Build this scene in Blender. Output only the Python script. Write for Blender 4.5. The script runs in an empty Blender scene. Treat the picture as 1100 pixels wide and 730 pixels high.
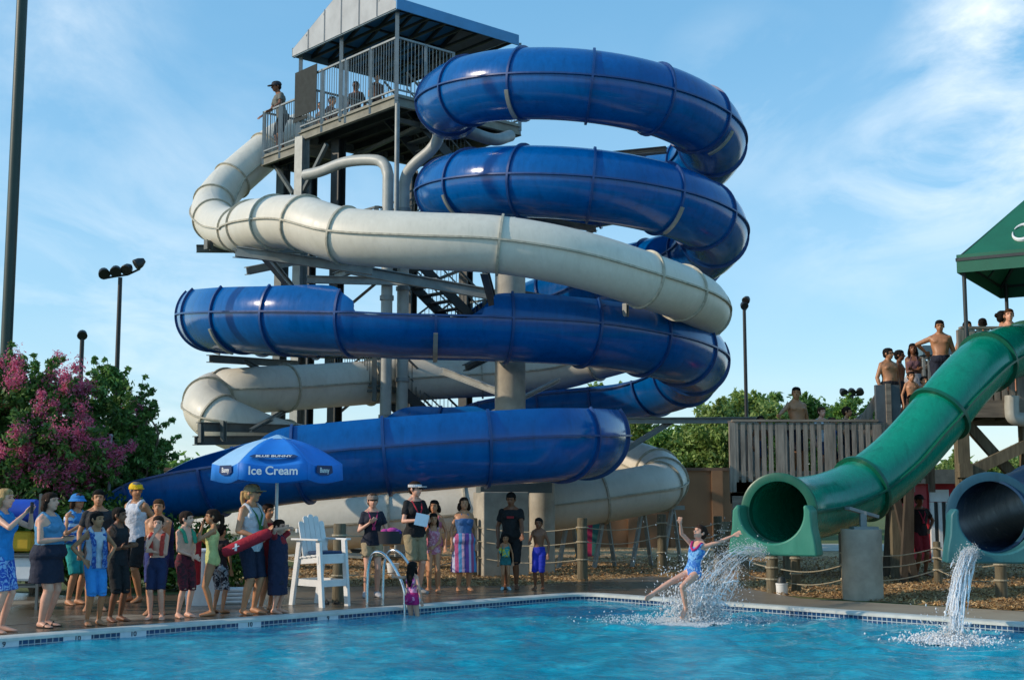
import bpy, bmesh, math, random
import numpy as np
from mathutils import Vector, Matrix
from mathutils.geometry import tessellate_polygon
random.seed(7); RNG = np.random.default_rng(11)
SC = bpy.context.scene; COL = SC.collection; R = math.radians; PI = math.pi
# ------------------------------------------------------------- camera numbers
F = 1400.0; CAM = Vector((0, 0, 1.7)); TH = math.atan(165 / F)
def ray(px, py):
    dx = (px - 550) / F; dy = (365 - py) / F
    return Vector((dx, math.cos(TH) - dy * math.sin(TH), math.sin(TH) + dy * math.cos(TH)))
def W(px, py, D):
    r = ray(px, py); return CAM + r * (D / r.y)
def G(px, py, z=0.0):
    r = ray(px, py); return CAM + r * ((z - CAM.z) / r.z)
def hx(s):
    s = s.lstrip('#'); v = [int(s[i:i + 2], 16) / 255 for i in (0, 2, 4)]
    return tuple(c / 12.92 if c <= .04045 else ((c + .055) / 1.055) ** 2.4 for c in v)
# ------------------------------------------------------------- materials
MATS = {}
def newmat(name):
    m = bpy.data.materials.new(name); m.use_nodes = True
    nt = m.node_tree; b = nt.nodes['Principled BSDF']; return m, nt, b
def noise(nt, scale, detail=4, rough=.55, vec=None, dist=0):
    n = nt.nodes.new('ShaderNodeTexNoise'); n.inputs['Scale'].default_value = scale
    n.inputs['Detail'].default_value = detail; n.inputs['Roughness'].default_value = rough
    n.inputs['Distortion'].default_value = dist
    if vec is None:
        g = nt.nodes.new('ShaderNodeTexCoord'); vec = g.outputs['Object']
    nt.links.new(vec, n.inputs['Vector']); return n
def ramp(nt, fac, stops):
    r = nt.nodes.new('ShaderNodeValToRGB'); e = r.color_ramp.elements
    while len(e) < len(stops): e.new(.5)
    for i, (p, c) in enumerate(stops):
        e[i].position = p; e[i].color = (*c, 1) if len(c) == 3 else c
    nt.links.new(fac, r.inputs['Fac']); return r
def bump(nt, b, h, strength=.3, dist=.01):
    bp = nt.nodes.new('ShaderNodeBump'); bp.inputs['Strength'].default_value = strength
    bp.inputs['Distance'].default_value = dist
    nt.links.new(h, bp.inputs['Height']); nt.links.new(bp.outputs['Normal'], b.inputs['Normal']); return bp
def mat(name, c, rough=.6, metal=0, var=.12, scale=6, bmp=.15, bscale=None, coat=0, spec=.5, streak=False, stretch=None):
    if name in MATS: return MATS[name]
    m, nt, b = newmat(name); c = hx(c) if isinstance(c, str) else c
    vec = None
    if stretch:
        tc = nt.nodes.new('ShaderNodeTexCoord'); mp = nt.nodes.new('ShaderNodeMapping')
        mp.inputs['Scale'].default_value = stretch; nt.links.new(tc.outputs['Object'], mp.inputs['Vector']); vec = mp.outputs['Vector']
    n = noise(nt, scale, 5, .6, vec)
    lo = tuple(max(0, x * (1 - var)) for x in c); hi = tuple(min(1, x * (1 + var)) for x in c)
    r = ramp(nt, n.outputs['Fac'], [(.3, lo), (.7, hi)]); nt.links.new(r.outputs['Color'], b.inputs['Base Color'])
    b.inputs['Roughness'].default_value = rough; b.inputs['Metallic'].default_value = metal
    b.inputs['Specular IOR Level'].default_value = spec
    if coat: b.inputs['Coat Weight'].default_value = coat; b.inputs['Coat Roughness'].default_value = .08
    if bmp:
        n2 = noise(nt, bscale or scale * 6, 3, .6, vec); bump(nt, b, n2.outputs['Fac'], bmp, .008)
    MATS[name] = m; return m
def gloss(name, c, c2, rough=.22, grime=.25, stain=.72, spec=.5):
    """fibreglass with stains that run down it and dust"""
    if name in MATS: return MATS[name]
    m, nt, b = newmat(name); c = hx(c); c2 = hx(c2)
    tc = nt.nodes.new('ShaderNodeTexCoord'); mp = nt.nodes.new('ShaderNodeMapping')
    mp.inputs['Scale'].default_value = (1.2, 1.2, .35); nt.links.new(tc.outputs['Object'], mp.inputs['Vector'])
    n = noise(nt, 1.6, 6, .65, mp.outputs['Vector'], .3); n2 = noise(nt, 9, 5, .7, mp.outputs['Vector'])
    mx = nt.nodes.new('ShaderNodeMath'); mx.operation = 'MULTIPLY'
    nt.links.new(n.outputs['Fac'], mx.inputs[0]); nt.links.new(n2.outputs['Fac'], mx.inputs[1])
    r = ramp(nt, mx.outputs[0], [(.1, c), (.5, c2)])
    mp2 = nt.nodes.new('ShaderNodeMapping'); mp2.inputs['Scale'].default_value = (5, 5, .5); nt.links.new(tc.outputs['Object'], mp2.inputs['Vector'])
    ns = noise(nt, 1.3, 6, .7, mp2.outputs['Vector'], .2); rs = ramp(nt, ns.outputs['Fac'], [(.5, (1, 1, 1)), (.72, (stain,) * 3)])
    m3 = nt.nodes.new('ShaderNodeMixRGB'); m3.blend_type = 'MULTIPLY'; m3.inputs['Fac'].default_value = 1; nt.links.new(r.outputs['Color'], m3.inputs[1]); nt.links.new(rs.outputs['Color'], m3.inputs[2])
    nt.links.new(m3.outputs[0], b.inputs['Base Color'])
    rr = ramp(nt, n2.outputs['Fac'], [(.3, (rough,) * 3), (.75, (min(1, rough + grime),) * 3)])
    nt.links.new(rr.outputs['Color'], b.inputs['Roughness'])
    b.inputs['Specular IOR Level'].default_value = spec
    n3 = noise(nt, 1.3, 2, .5); bump(nt, b, n3.outputs['Fac'], .25, .03)
    MATS[name] = m; return m
# ------------------------------------------------------------- mesh builder
class MB:
    def __init__(s): s.v = []; s.f = []; s.mi = []; s.k = 0
    def add(s, vs, fs):
        o = len(s.v); s.v.extend([tuple(v) for v in vs]); s.f.extend([tuple(i + o for i in f) for f in fs]); s.mi.extend([s.k] * len(fs)); return s
    def box(s, c, size, rot=None):
        x, y, z = (q / 2 for q in size); c = Vector(c)
        vs = [Vector((i * x, j * y, k * z)) for i in (-1, 1) for j in (-1, 1) for k in (-1, 1)]
        if rot is not None:
            M = rot if isinstance(rot, Matrix) else Matrix.Rotation(rot, 3, 'Z'); vs = [M @ v for v in vs]
        return s.add([v + c for v in vs], [(0, 1, 3, 2), (4, 6, 7, 5), (0, 4, 5, 1), (2, 3, 7, 6), (0, 2, 6, 4), (1, 5, 7, 3)])
    def beam(s, a, b, w, h, up=(0, 0, 1)):
        a = Vector(a); b = Vector(b); t = (b - a).normalized(); up = Vector(up)
        if abs(t.dot(up)) > .98: up = Vector((0, 1, 0))
        sd = t.cross(up).normalized(); n = sd.cross(t)
        vs = [p + sd * i * w / 2 + n * j * h / 2 for p in (a, b) for i in (-1, 1) for j in (-1, 1)]
        return s.add(vs, [(0, 2, 3, 1), (4, 5, 7, 6), (0, 1, 5, 4), (2, 6, 7, 3), (0, 4, 6, 2), (1, 3, 7, 5)])
    def ibeam(s, a, b, w, h, t=.02):
        a = Vector(a); b = Vector(b); d = (b - a).normalized(); up = Vector((0, 0, 1))
        if abs(d.dot(up)) > .98: up = Vector((.6, .8, 0))
        sd = d.cross(up).normalized(); n = sd.cross(d)
        s.beam(a + n * (h / 2 - t / 2), b + n * (h / 2 - t / 2), w, t, n); s.beam(a - n * (h / 2 - t / 2), b - n * (h / 2 - t / 2), w, t, n)
        return s.beam(a, b, t, h - 2 * t - .002, n)
    def cone(s, a, b, r0, r1, n=12, cap=True):
        a = Vector(a); b = Vector(b); t = (b - a).normalized(); up = Vector((0, 0, 1)) if abs(t.z) < .95 else Vector((1, 0, 0))
        sd = t.cross(up).normalized(); q = sd.cross(t); vs = []
        for p, r in ((a, r0), (b, r1)):
            for i in range(n):
                A = 2 * PI * i / n; vs.append(p + (sd * math.cos(A) + q * math.sin(A)) * r)
        fs = [(i, (i + 1) % n, n + (i + 1) % n, n + i) for i in range(n)]
        if cap: fs += [tuple(range(n))[::-1], tuple(range(n, 2 * n))]
        return s.add(vs, fs)
    def pipe(s, pts, r, n=10, closed=False):
        pts = [Vector(p) for p in pts]; m = len(pts); vs = []; pq = None
        rs = r if hasattr(r, '__len__') else [r] * m
        for i, p in enumerate(pts):
            t = (pts[(i + 1) % m if closed else min(i + 1, m - 1)] - pts[(i - 1) % m if closed else max(i - 1, 0)]).normalized()
            if pq is None:
                up = Vector((0, 0, 1)) if abs(t.z) < .9 else Vector((1, 0, 0)); q = (up - t * up.dot(t)).normalized()
            else: q = (pq - t * pq.dot(t)).normalized()
            pq = q; sd = t.cross(q)
            for k in range(n):
                A = 2 * PI * k / n; vs.append(p + (sd * math.cos(A) + q * math.sin(A)) * rs[i])
        fs = []
        for i in range(m if closed else m - 1):
            j = (i + 1) % m
            for k in range(n): fs.append((i * n + k, i * n + (k + 1) % n, j * n + (k + 1) % n, j * n + k))
        if not closed: fs += [tuple(range(n))[::-1], tuple(range((m - 1) * n, m * n))]
        return s.add(vs, fs)
    def ell(s, c, rad, nu=14, nv=9, rot=None):
        c = Vector(c); vs = [Vector((0, 0, -rad[2]))]
        for j in range(1, nv):
            P = PI * j / nv
            for i in range(nu):
                A = 2 * PI * i / nu; vs.append(Vector((math.cos(A) * math.sin(P) * rad[0], math.sin(A) * math.sin(P) * rad[1], -math.cos(P) * rad[2])))
        vs.append(Vector((0, 0, rad[2]))); fs = []
        for i in range(nu): fs.append((0, 1 + (i + 1) % nu, 1 + i))
        for j in range(nv - 2):
            for i in range(nu): a = 1 + j * nu; fs.append((a + i, a + (i + 1) % nu, a + nu + (i + 1) % nu, a + nu + i))
        L = len(vs) - 1; a = 1 + (nv - 2) * nu
        for i in range(nu): fs.append((L, a + i, a + (i + 1) % nu))
        if rot is not None: vs = [rot @ v for v in vs]
        return s.add([v + c for v in vs], fs)
    def loft(s, rings, n=18, cap=True, power=2.0):
        """rings: (centre, a, b, axis_a, axis_b)"""
        vs = []
        for c, a, b, ax, ay in rings:
            c = Vector(c); ax = Vector(ax); ay = Vector(ay)
            for i in range(n):
                A = 2 * PI * i / n; ca, sa = math.cos(A), math.sin(A)
                if power != 2: ca = math.copysign(abs(ca) ** (2 / power), ca); sa = math.copysign(abs(sa) ** (2 / power), sa)
                vs.append(c + ax * a * ca + ay * b * sa)
        m = len(rings); fs = []
        for j in range(m - 1):
            for i in range(n): fs.append((j * n + i, j * n + (i + 1) % n, (j + 1) * n + (i + 1) % n, (j + 1) * n + i))
        if cap: fs += [tuple(range(n))[::-1], tuple(range((m - 1) * n, m * n))]
        return s.add(vs, fs)
    def prism(s, poly, h, M=None):
        """2D polygon in XY extruded along Z by h; M places it"""
        n = len(poly); vs = [Vector((x, y, 0)) for x, y in poly] + [Vector((x, y, h)) for x, y in poly]
        tr = tessellate_polygon([[Vector((x, y, 0)) for x, y in poly]])
        fs = [(i, (i + 1) % n, n + (i + 1) % n, n + i) for i in range(n)] + [tuple(t) for t in tr] + [tuple(n + i for i in t[::-1]) for t in tr]
        if M is not None: vs = [M @ v for v in vs]
        return s.add(vs, fs)
    def sheet(s, outer, holes=(), z=0):
        loops = [[Vector((p[0], p[1], 0)) for p in L] for L in (outer, *holes)]
        flat = [Vector((p.x, p.y, z)) for L in loops for p in L]
        return s.add(flat, [tuple(t) for t in tessellate_polygon(loops)])
    def build(s, name, m, parent=None, smooth=False, bevel=0, fix=True):
        me = bpy.data.meshes.new(name); me.from_pydata(s.v, [], s.f)
        ms = m if isinstance(m, (list, tuple)) else [m]
        for q in ms: me.materials.append(q)
        if len(ms) > 1: me.polygons.foreach_set('material_index', s.mi)
        if fix:
            bm = bmesh.new(); bm.from_mesh(me); bmesh.ops.recalc_face_normals(bm, faces=bm.faces); bm.to_mesh(me); bm.free()
        if smooth is True: me.shade_smooth()
        elif smooth: me.shade_smooth(); me.set_sharp_from_angle(angle=R(smooth))
        o = bpy.data.objects.new(name, me); COL.objects.link(o)
        if parent is not None: setpar(o, parent)
        if bevel:
            b = o.modifiers.new('bevel', 'BEVEL'); b.width = bevel; b.segments = 2; b.limit_method = 'ANGLE'
        return o
MWS = {}
def setpar(o, p):
    o.parent = p
    o.matrix_parent_inverse = MWS.get(p.name, Matrix()).inverted() if p.name in MWS else Matrix()
def tag(o, label=None, cat=None, group=None, kind=None):
    if label: o['label'] = label
    if cat: o['category'] = cat
    if group: o['group'] = group
    if kind: o['kind'] = kind
    return o
def thing(name, loc=(0, 0, 0), rz=0, label=None, cat=None, group=None):
    """an Empty; children may be built in its local frame (call with abs_=True children via setpar) """
    o = bpy.data.objects.new(name, None); COL.objects.link(o); o.location = loc; o.rotation_euler = (0, 0, rz); o.empty_display_size = .2
    return tag(o, label, cat, group)
def wthing(name, loc, label, cat, group=None):
    """Empty at loc whose children are given in world coordinates"""
    o = thing(name, loc, 0, label, cat, group); MWS[o.name] = Matrix.Translation(Vector(loc)); return o
def struct(o): o['kind'] = 'structure'; return o
def copy_thing(o, loc=None, rz=None, label=None):
    c = o.copy(); COL.objects.link(c)
    if loc is not None: c.location = loc
    if rz is not None: c.rotation_euler = (0, 0, rz)
    if label: c['label'] = label
    for ch in [x for x in bpy.data.objects if x.parent == o]:
        d = ch.copy(); COL.objects.link(d); d.parent = c
        for g in [x for x in bpy.data.objects if x.parent == ch]:
            e = g.copy(); COL.objects.link(e); e.parent = d
    return c
def catmull(P, per=10):
    P = [np.array(p, float) for p in P]; P = [2 * P[0] - P[1]] + P + [2 * P[-1] - P[-2]]; out = []
    for i in range(1, len(P) - 2):
        a, b, c, d = P[i - 1:i + 3]
        for k in range(per):
            t = k / per; out.append(.5 * (2 * b + (c - a) * t + (2 * a - 5 * b + 4 * c - d) * t * t + (3 * b - a - 3 * c + d) * t ** 3))
    out.append(P[-2]); return np.array(out)
# ------------------------------------------------------------- common materials
M_conc = mat('concrete', hx('a8a294'), .85, var=.22, scale=3, bmp=.3, bscale=40)
M_steel = mat('painted_steel', hx('59605e'), .5, var=.2, scale=5, bmp=.05)
M_steell = mat('galvanised_steel', hx('8c918f'), .5, .2, var=.2, scale=4, bmp=.05)
M_dark = mat('dark_steel', hx('2f3536'), .5, var=.2)
M_pvc = mat('pvc_pipe', hx('a9aca6'), .45, var=.15, scale=3)
M_white = mat('white_paint', (.74, .75, .74), .45, var=.08, scale=5, bmp=.1)
M_wood = mat('weathered_wood', hx('827a70'), .85, var=.45, scale=3, bmp=.4, bscale=12, stretch=(6, 6, .6))
M_woodh = mat('weathered_board', hx('7c7266'), .85, var=.45, scale=2.5, bmp=.4, bscale=12, stretch=(.6, 6, 6))
M_post = mat('post_wood', hx('675f4c'), .9, var=.4, scale=4, bmp=.4, bscale=14, stretch=(5, 5, .7))
M_black = mat('black_metal', (.012, .014, .016), .5)
M_chrome = mat('chrome', (.75, .76, .76), .12, 1, var=.03, bmp=0)
M_rope = mat('rope', hx('a59c86'), .9)
# ============================================================= SETTING
K = G(626, 638); A0 = G(0, 687); B0 = G(1100, 669.5)
K.z = A0.z = B0.z = 0
U = (A0 - K).normalized(); V = (B0 - K).normalized()
V = (V - U * U.dot(V)).normalized() * .5 + V * .5; V.normalize()
LU, LV = 25.0, 14.2
def UV(a, b, z=0): p = K + U * a + V * b; return Vector((p.x, p.y, z))
def rect(g, r=.35):
    """pool outline grown by g, far corner rounded"""
    pts = []; c = UV(-g, -g); rr = r + g if g >= 0 else r
    for i in range(9):
        A = i / 8 * PI / 2; a = rr - rr * math.sin(A) - g; b = rr - rr * math.cos(A) - g
        pts.append(UV(a, b))
    # order: start on b side
    return pts + [UV(-g, LV + g), UV(LU + g, LV + g), UV(LU + g, -g)]
pool = rect(0)
# ground material: dry grass and soil
m, nt, b = newmat('ground_soil'); n = noise(nt, .8, 8, .7); n2 = noise(nt, 25, 4, .7)
r = ramp(nt, n.outputs['Fac'], [(.35, hx('4c5a2c')), (.55, hx('5f6a35')), (.7, hx('6d6544'))]); nt.links.new(r.outputs['Color'], b.inputs['Base Color'])
b.inputs['Roughness'].default_value = .95; bump(nt, b, n2.outputs['Fac'], .6, .03); M_ground = m
o = MB().sheet([(-900, -60), (900, -60), (900, 1500), (-900, 1500)], [rect(.1)], -.004).build('ground', M_ground, fix=False); struct(o)
# mulch
m, nt, b = newmat('wood_mulch'); tc = nt.nodes.new('ShaderNodeTexCoord')
mp = nt.nodes.new('ShaderNodeMapping'); mp.inputs['Scale'].default_value = (1, .5, 1); nt.links.new(tc.outputs['Object'], mp.inputs['Vector'])
nd = noise(nt, 14, 3, .6); vo = nt.nodes.new('ShaderNodeTexVoronoi'); vo.inputs['Scale'].default_value = 17; vo.inputs['Randomness'].default_value = 1
nt.links.new(mp.outputs['Vector'], vo.inputs['Vector'])
r = ramp(nt, vo.outputs['Color'], [(.1, hx('7d6244')), (.4, hx('bb9b70')), (.65, hx('d3b586')), (.9, hx('937552'))])
nb = noise(nt, .5, 5, .65); r2 = ramp(nt, nb.outputs['Fac'], [(.35, (.72, .68, .64)), (.65, (1, 1, 1))])
mx = nt.nodes.new('ShaderNodeMixRGB'); mx.blend_type = 'MULTIPLY'; mx.inputs['Fac'].default_value = 1
nt.links.new(r.outputs['Color'], mx.inputs[1]); nt.links.new(r2.outputs['Color'], mx.inputs[2]); nt.links.new(mx.outputs[0], b.inputs['Base Color'])
b.inputs['Roughness'].default_value = .9; bump(nt, b, vo.outputs['Distance'], .8, .04); M_mulch = m
mul = [G(238, 641), G(245, 626), G(330, 604), G(260, 592), G(300, 586.5), G(780, 586.5), G(1300, 590), G(1500, 640), G(1500, 676), G(1100, 656), G(700, 630)]
o = MB().sheet(mul, [], .004).build('mulch_ground', M_mulch, fix=False); struct(o)
# loose chips standing proud of the mulch sheet
def in_poly(x, y, P):
    c = False; j = len(P) - 1
    for i in range(len(P)):
        if (P[i].y > y) != (P[j].y > y) and x < (P[j].x - P[i].x) * (y - P[i].y) / (P[j].y - P[i].y) + P[i].x: c = not c
        j = i
    return c
# deck
deck_out = [G(-500, 640), G(0, 636), G(90, 641), G(236, 637), G(262, 631), G(560, 629), G(700, 619), G(770, 624), G(800, 632), G(860, 643), G(1100, 657), G(1500, 683)]
deck_out += [Vector((30, 4, 0)), Vector((26, -12, 0)), Vector((-30, -12, 0)), Vector((-30, 12, 0))]
m, nt, b = newmat('deck_concrete'); n = noise(nt, 1.1, 6, .6); n2 = noise(nt, 60, 4, .7); n3 = noise(nt, .45, 4, .6)
r = ramp(nt, n.outputs['Fac'], [(.3, hx('8a7d6b')), (.7, hx('a2957f'))])
# wet film: darker albedo and low roughness over the far side of the deck
tc = nt.nodes.new('ShaderNodeTexCoord'); sx = nt.nodes.new('ShaderNodeSeparateXYZ'); nt.links.new(tc.outputs['Object'], sx.inputs[0])
md = nt.nodes.new('ShaderNodeMapRange'); md.inputs['From Min'].default_value = 6.5; md.inputs['From Max'].default_value = 2.0
nt.links.new(sx.outputs['X'], md.inputs['Value'])
mm = nt.nodes.new('ShaderNodeMath'); mm.operation = 'MULTIPLY'; nt.links.new(md.outputs[0], mm.inputs[0])
wr = ramp(nt, n3.outputs['Fac'], [(.33, (.1,) * 3), (.42, (1,) * 3)]); nt.links.new(wr.outputs['Color'], mm.inputs[1])
mx = nt.nodes.new('ShaderNodeMixRGB'); mx.blend_type = 'MIX'; nt.links.new(mm.outputs[0], mx.inputs['Fac'])
nt.links.new(r.outputs['Color'], mx.inputs[1])
r3 = ramp(nt, n.outputs['Fac'], [(.3, hx('51463a')), (.7, hx('6f6252'))]); nt.links.new(r3.outputs['Color'], mx.inputs[2]); nt.links.new(mx.outputs[0], b.inputs['Base Color'])
rr = ramp(nt, mm.outputs[0], [(0, (.8,) * 3), (1, (.27,) * 3)]); nt.links.new(rr.outputs['Color'], b.inputs['Roughness'])
bump(nt, b, n2.outputs['Fac'], .12, .004); M_deck = m
o = MB().sheet(deck_out, [rect(.1)], .012).build('pool_deck', M_deck, fix=False); struct(o)
# expansion joints as thin dark strips set into the deck
mj = mat('joint_filler', (.04, .035, .03), .9); J = MB()
for a in range(-2, 24, 3):
    if a < 2: continue
    J.beam(UV(a, -.3, .013), UV(a, -2.6, .013), .012, .004)
J.beam(UV(1, -1.5, .013), UV(23, -1.5, .013), .012, .004)
struct(J.build('deck_joints', mj))
# paving behind the slides
struct(MB().sheet([G(790, 592), G(1000, 592), G(1010, 584), G(790, 584)], [], .016).build('back_path', M_conc, fix=False))
# coping and tile band
M_cop = mat('coping_stone', hx('c3c6bf'), .5, var=.12, scale=5, bmp=.2, bscale=50)
ri, ro = rect(-.02), rect(.3); cp = MB(); n = len(ri)
prof = []
for i in range(n):
    a, b2 = ri[i], ro[i]; d = b2 - a
    prof.append([a + Vector((0, 0, -.02)), a + Vector((0, 0, .015)), a + d * .1 + Vector((0, 0, .032)), a + d * .3 + Vector((0, 0, .03)), b2 + Vector((0, 0, .022)), b2 + Vector((0, 0, -.01))])
vs = [p for q in prof for p in q]; fs = []
for i in range(n):
    j = (i + 1) % n
    for k in range(5): fs.append((i * 6 + k, i * 6 + k + 1, j * 6 + k + 1, j * 6 + k))
cp.add(vs, fs); struct(cp.build('pool_coping', M_cop, smooth=40))
m, nt, b = newmat('pool_tiles'); tc = nt.nodes.new('ShaderNodeTexCoord'); br = nt.nodes.new('ShaderNodeTexBrick')
nt.links.new(tc.outputs['UV'], br.inputs['Vector']); br.offset = 0; br.inputs['Scale'].default_value = 1; br.inputs['Brick Width'].default_value = .075; br.inputs['Row Height'].default_value = .075
br.inputs['Mortar Size'].default_value = .006; br.inputs['Color1'].default_value = (*hx('1c4a78'), 1); br.inputs['Color2'].default_value = (*hx('123455'), 1); br.inputs['Mortar'].default_value = (*hx('a8b4b8'), 1)
nt.links.new(br.outputs['Color'], b.inputs['Base Color']); b.inputs['Roughness'].default_value = .15; M_tile = m
def wall_loop(P, z0, z1, name, mt):
    me = bpy.data.meshes.new(name); n = len(P); vs = []; fs = []; uv = []; s = 0
    for i in range(n):
        a, c = P[i], P[(i + 1) % n]; L = (c - a).length; o = len(vs)
        vs += [(a.x, a.y, z0), (c.x, c.y, z0), (c.x, c.y, z1), (a.x, a.y, z1)]; fs.append((o, o + 1, o + 2, o + 3)); uv += [(s, z0), (s + L, z0), (s + L, z1), (s, z1)]; s += L
    me.from_pydata(vs, [], fs); l = me.uv_layers.new(name='UVMap')
    for i, q in enumerate(uv): l.data[i].uv = q
    me.materials.append(mt); ob = bpy.data.objects.new(name, me); COL.objects.link(ob); return struct(ob)
wall_loop(pool, -.4, .0, 'pool_tile_band', M_tile)
M_basin = mat('pool_plaster', hx('5fb4d0'), .6)
wall_loop(rect(.02), -2.6, -.35, 'pool_wall', M_basin)
struct(MB().sheet(rect(.02), [], -2.6).build('pool_floor', M_basin, fix=False))
# water with real waves
WZ = -.085
na, nb_ = 560, 330
aa = np.linspace(0.002, LU - .002, na); bb = np.linspace(.002, LV - .002, nb_)
AA, BB = np.meshgrid(aa, bb, indexing='ij')
X = K.x + U.x * AA + V.x * BB; Y = K.y + U.y * AA + V.y * BB
Z = np.zeros_like(X)
for i in range(70):
    lam = .22 * (9 ** RNG.random()); th = RNG.random() * 2 * PI; k = 2 * PI / lam; ph = RNG.random() * 2 * PI
    amp = .0021 * lam ** .9
    wob = .6 * np.sin(X * .9 * RNG.random() + Y * 1.1 * RNG.random() + ph)
    Z += amp * np.sin(k * (X * math.cos(th) + Y * math.sin(th)) + ph + wob)
def rings(p, amp, lam, dec):
    global Z
    d = np.hypot(X - p.x, Y - p.y); Z += amp * np.sin(2 * PI * d / lam) * np.exp(-d / dec) * (1 - np.exp(-d * 3))
SPL = G(742, 668, WZ); SPR = G(1021, 689, WZ)
rings(SPL, .04, .55, 1.6); rings(SPR, .035, .45, 1.3)
Z = np.clip(Z, -.08, .085) + WZ
me = bpy.data.meshes.new('water'); vs = np.stack([X, Y, Z], -1).reshape(-1, 3)
idx = np.arange(na * nb_).reshape(na, nb_); q = np.stack([idx[:-1, :-1], idx[1:, :-1], idx[1:, 1:], idx[:-1, 1:]], -1).reshape(-1, 4)
me.vertices.add(len(vs)); me.vertices.foreach_set('co', vs.ravel()); me.loops.add(q.size); me.loops.foreach_set('vertex_index', q.ravel())
me.polygons.add(len(q)); me.polygons.foreach_set('loop_start', np.arange(0, q.size, 4)); me.polygons.foreach_set('loop_total', np.full(len(q), 4)); me.update(); me.validate()
bmx = bmesh.new(); bmx.from_mesh(me); bmesh.ops.recalc_face_normals(bmx, faces=bmx.faces)
if sum(f.normal.z for f in list(bmx.faces)[:200]) < 0: bmesh.ops.reverse_faces(bmx, faces=bmx.faces)
bmx.to_mesh(me); bmx.free(); me.shade_smooth()
m, nt, b = newmat('pool_water')
n = noise(nt, 2.0, 6, .7, None, .6); n2 = noise(nt, 11, 5, .65, None, .8)
r = ramp(nt, n.outputs['Fac'], [(.32, (.0, .19, .30)), (.5, (.0, .31, .44)), (.68, (.03, .47, .60))]); nt.links.new(r.outputs['Color'], b.inputs['Base Color'])  # paler cyan patches in the base colour stand in for caustic light
b.inputs['Roughness'].default_value = .06; b.inputs['IOR'].default_value = 1.33; b.inputs['Specular IOR Level'].default_value = .5
bump(nt, b, n2.outputs['Fac'], .5, .05); M_water = m
me.materials.append(m); o = bpy.data.objects.new('pool_water', me); COL.objects.link(o); struct(o)
# depth markers on the tile band: white plates with dark figures
M_mark = mat('marker_tile', (.62, .68, .7), .3); M_ink = mat('marker_ink', (.02, .03, .05), .4)
def text_mesh(body, size, m, name, ext=.002):
    cu = bpy.data.curves.new(name, 'FONT'); cu.body = body; cu.size = size; cu.extrude = ext; cu.align_x = 'CENTER'; cu.align_y = 'CENTER'; cu.offset = size * .02
    ob = bpy.data.objects.new(name, cu); COL.objects.link(ob); bpy.context.view_layer.update()
    me = bpy.data.meshes.new_from_object(ob.evaluated_get(bpy.context.evaluated_depsgraph_get())); COL.objects.unlink(ob); bpy.data.objects.remove(ob)
    me.materials.clear(); me.materials.append(m); o2 = bpy.data.objects.new(name, me); COL.objects.link(o2); return o2
def edgeU(px):
    """distance along the left pool side seen at pixel column px"""
    lo, hi = 0, 24
    for _ in range(40):
        mid = (lo + hi) / 2; p = UV(mid, 0); d = (p - CAM); col = 550 + F * d.x / (d.y * math.cos(TH) + d.z * math.sin(TH))
        if col > px: lo = mid
        else: hi = mid
    return lo
for px, s, lb in ((4, '9', 'white number tile with a dark 9 at the far left of the pool edge'), (83, '10', 'white number tile below the woman in the grey blue tank top'), (143, '10', 'white number tile on the tile band below the boy in black shorts'),
                  (268, '10', 'white number tile on the tile band below the red rescue tube holder'), (352, '9', 'white number tile on the tile band below the white chair')):
    a = edgeU(px); p = UV(a, .004, -.04); t = thing('depth_marker', p, 0, lb, 'pool marker', 'depth markers on the tile band')
    rot = Matrix((tuple(-U), (0, 0, 1), tuple(V))).transposed().to_4x4()
    t.rotation_euler = rot.to_euler()
    MB().box((0, 0, .002), (.36, .12, .008)).build('tile', M_mark, t)
    tx = text_mesh(s, .085, M_ink, 'number'); tx.parent = t; tx.location = (0, -.012, .009)
# ------------------------------------------------------------- sky
w = bpy.data.worlds.new('World'); SC.world = w; w.use_nodes = True; nt = w.node_tree
bg = nt.nodes['Background']; sky = nt.nodes.new('ShaderNodeTexSky'); sky.sky_type = 'NISHITA'; sky.sun_disc = False
SUN_EL, SUN_AZ = 26, -103      # azimuth from +Y towards +X, degrees
sky.sun_elevation = R(SUN_EL); sky.sun_rotation = R(SUN_AZ); sky.air_density = 1.05; sky.dust_density = .3; sky.ozone_density = 2.2; sky.altitude = 100
tc = nt.nodes.new('ShaderNodeTexCoord'); nt.links.new(tc.outputs['Generated'], sky.inputs['Vector']) if False else None
# cirrus: noise on the view direction projected to a high flat layer
sp = nt.nodes.new('ShaderNodeSeparateXYZ'); nt.links.new(tc.outputs['Generated'], sp.inputs[0])
zz = nt.nodes.new('ShaderNodeMath'); zz.operation = 'ADD'; zz.inputs[1].default_value = .12; nt.links.new(sp.outputs['Z'], zz.inputs[0])
def mth(op, a, b_=None, clamp=False):
    q = nt.nodes.new('ShaderNodeMath'); q.operation = op; q.use_clamp = clamp
    for i, v in enumerate((a, b_)):
        if v is None: continue
        if isinstance(v, (int, float)): q.inputs[i].default_value = v
        else: nt.links.new(v, q.inputs[i])
    return q.outputs[0]
cx = mth('DIVIDE', sp.outputs['X'], zz.outputs[0]); cy = mth('DIVIDE', sp.outputs['Y'], zz.outputs[0])
cb = nt.nodes.new('ShaderNodeCombineXYZ'); nt.links.new(cx, cb.inputs[0]); nt.links.new(cy, cb.inputs[1])
mp = nt.nodes.new('ShaderNodeMapping'); mp.inputs['Rotation'].default_value = (0, 0, R(-38)); mp.inputs['Scale'].default_value = (.8, .42, 1); mp.inputs['Location'].default_value = (.35, .2, 0)
nt.links.new(cb.outputs[0], mp.inputs['Vector'])
n = noise(nt, 1.5, 7, .52, mp.outputs['Vector'], .9)
c1 = ramp(nt, n.outputs['Fac'], [(.4, (0, 0, 0)), (.78, (1, 1, 1))])
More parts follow.
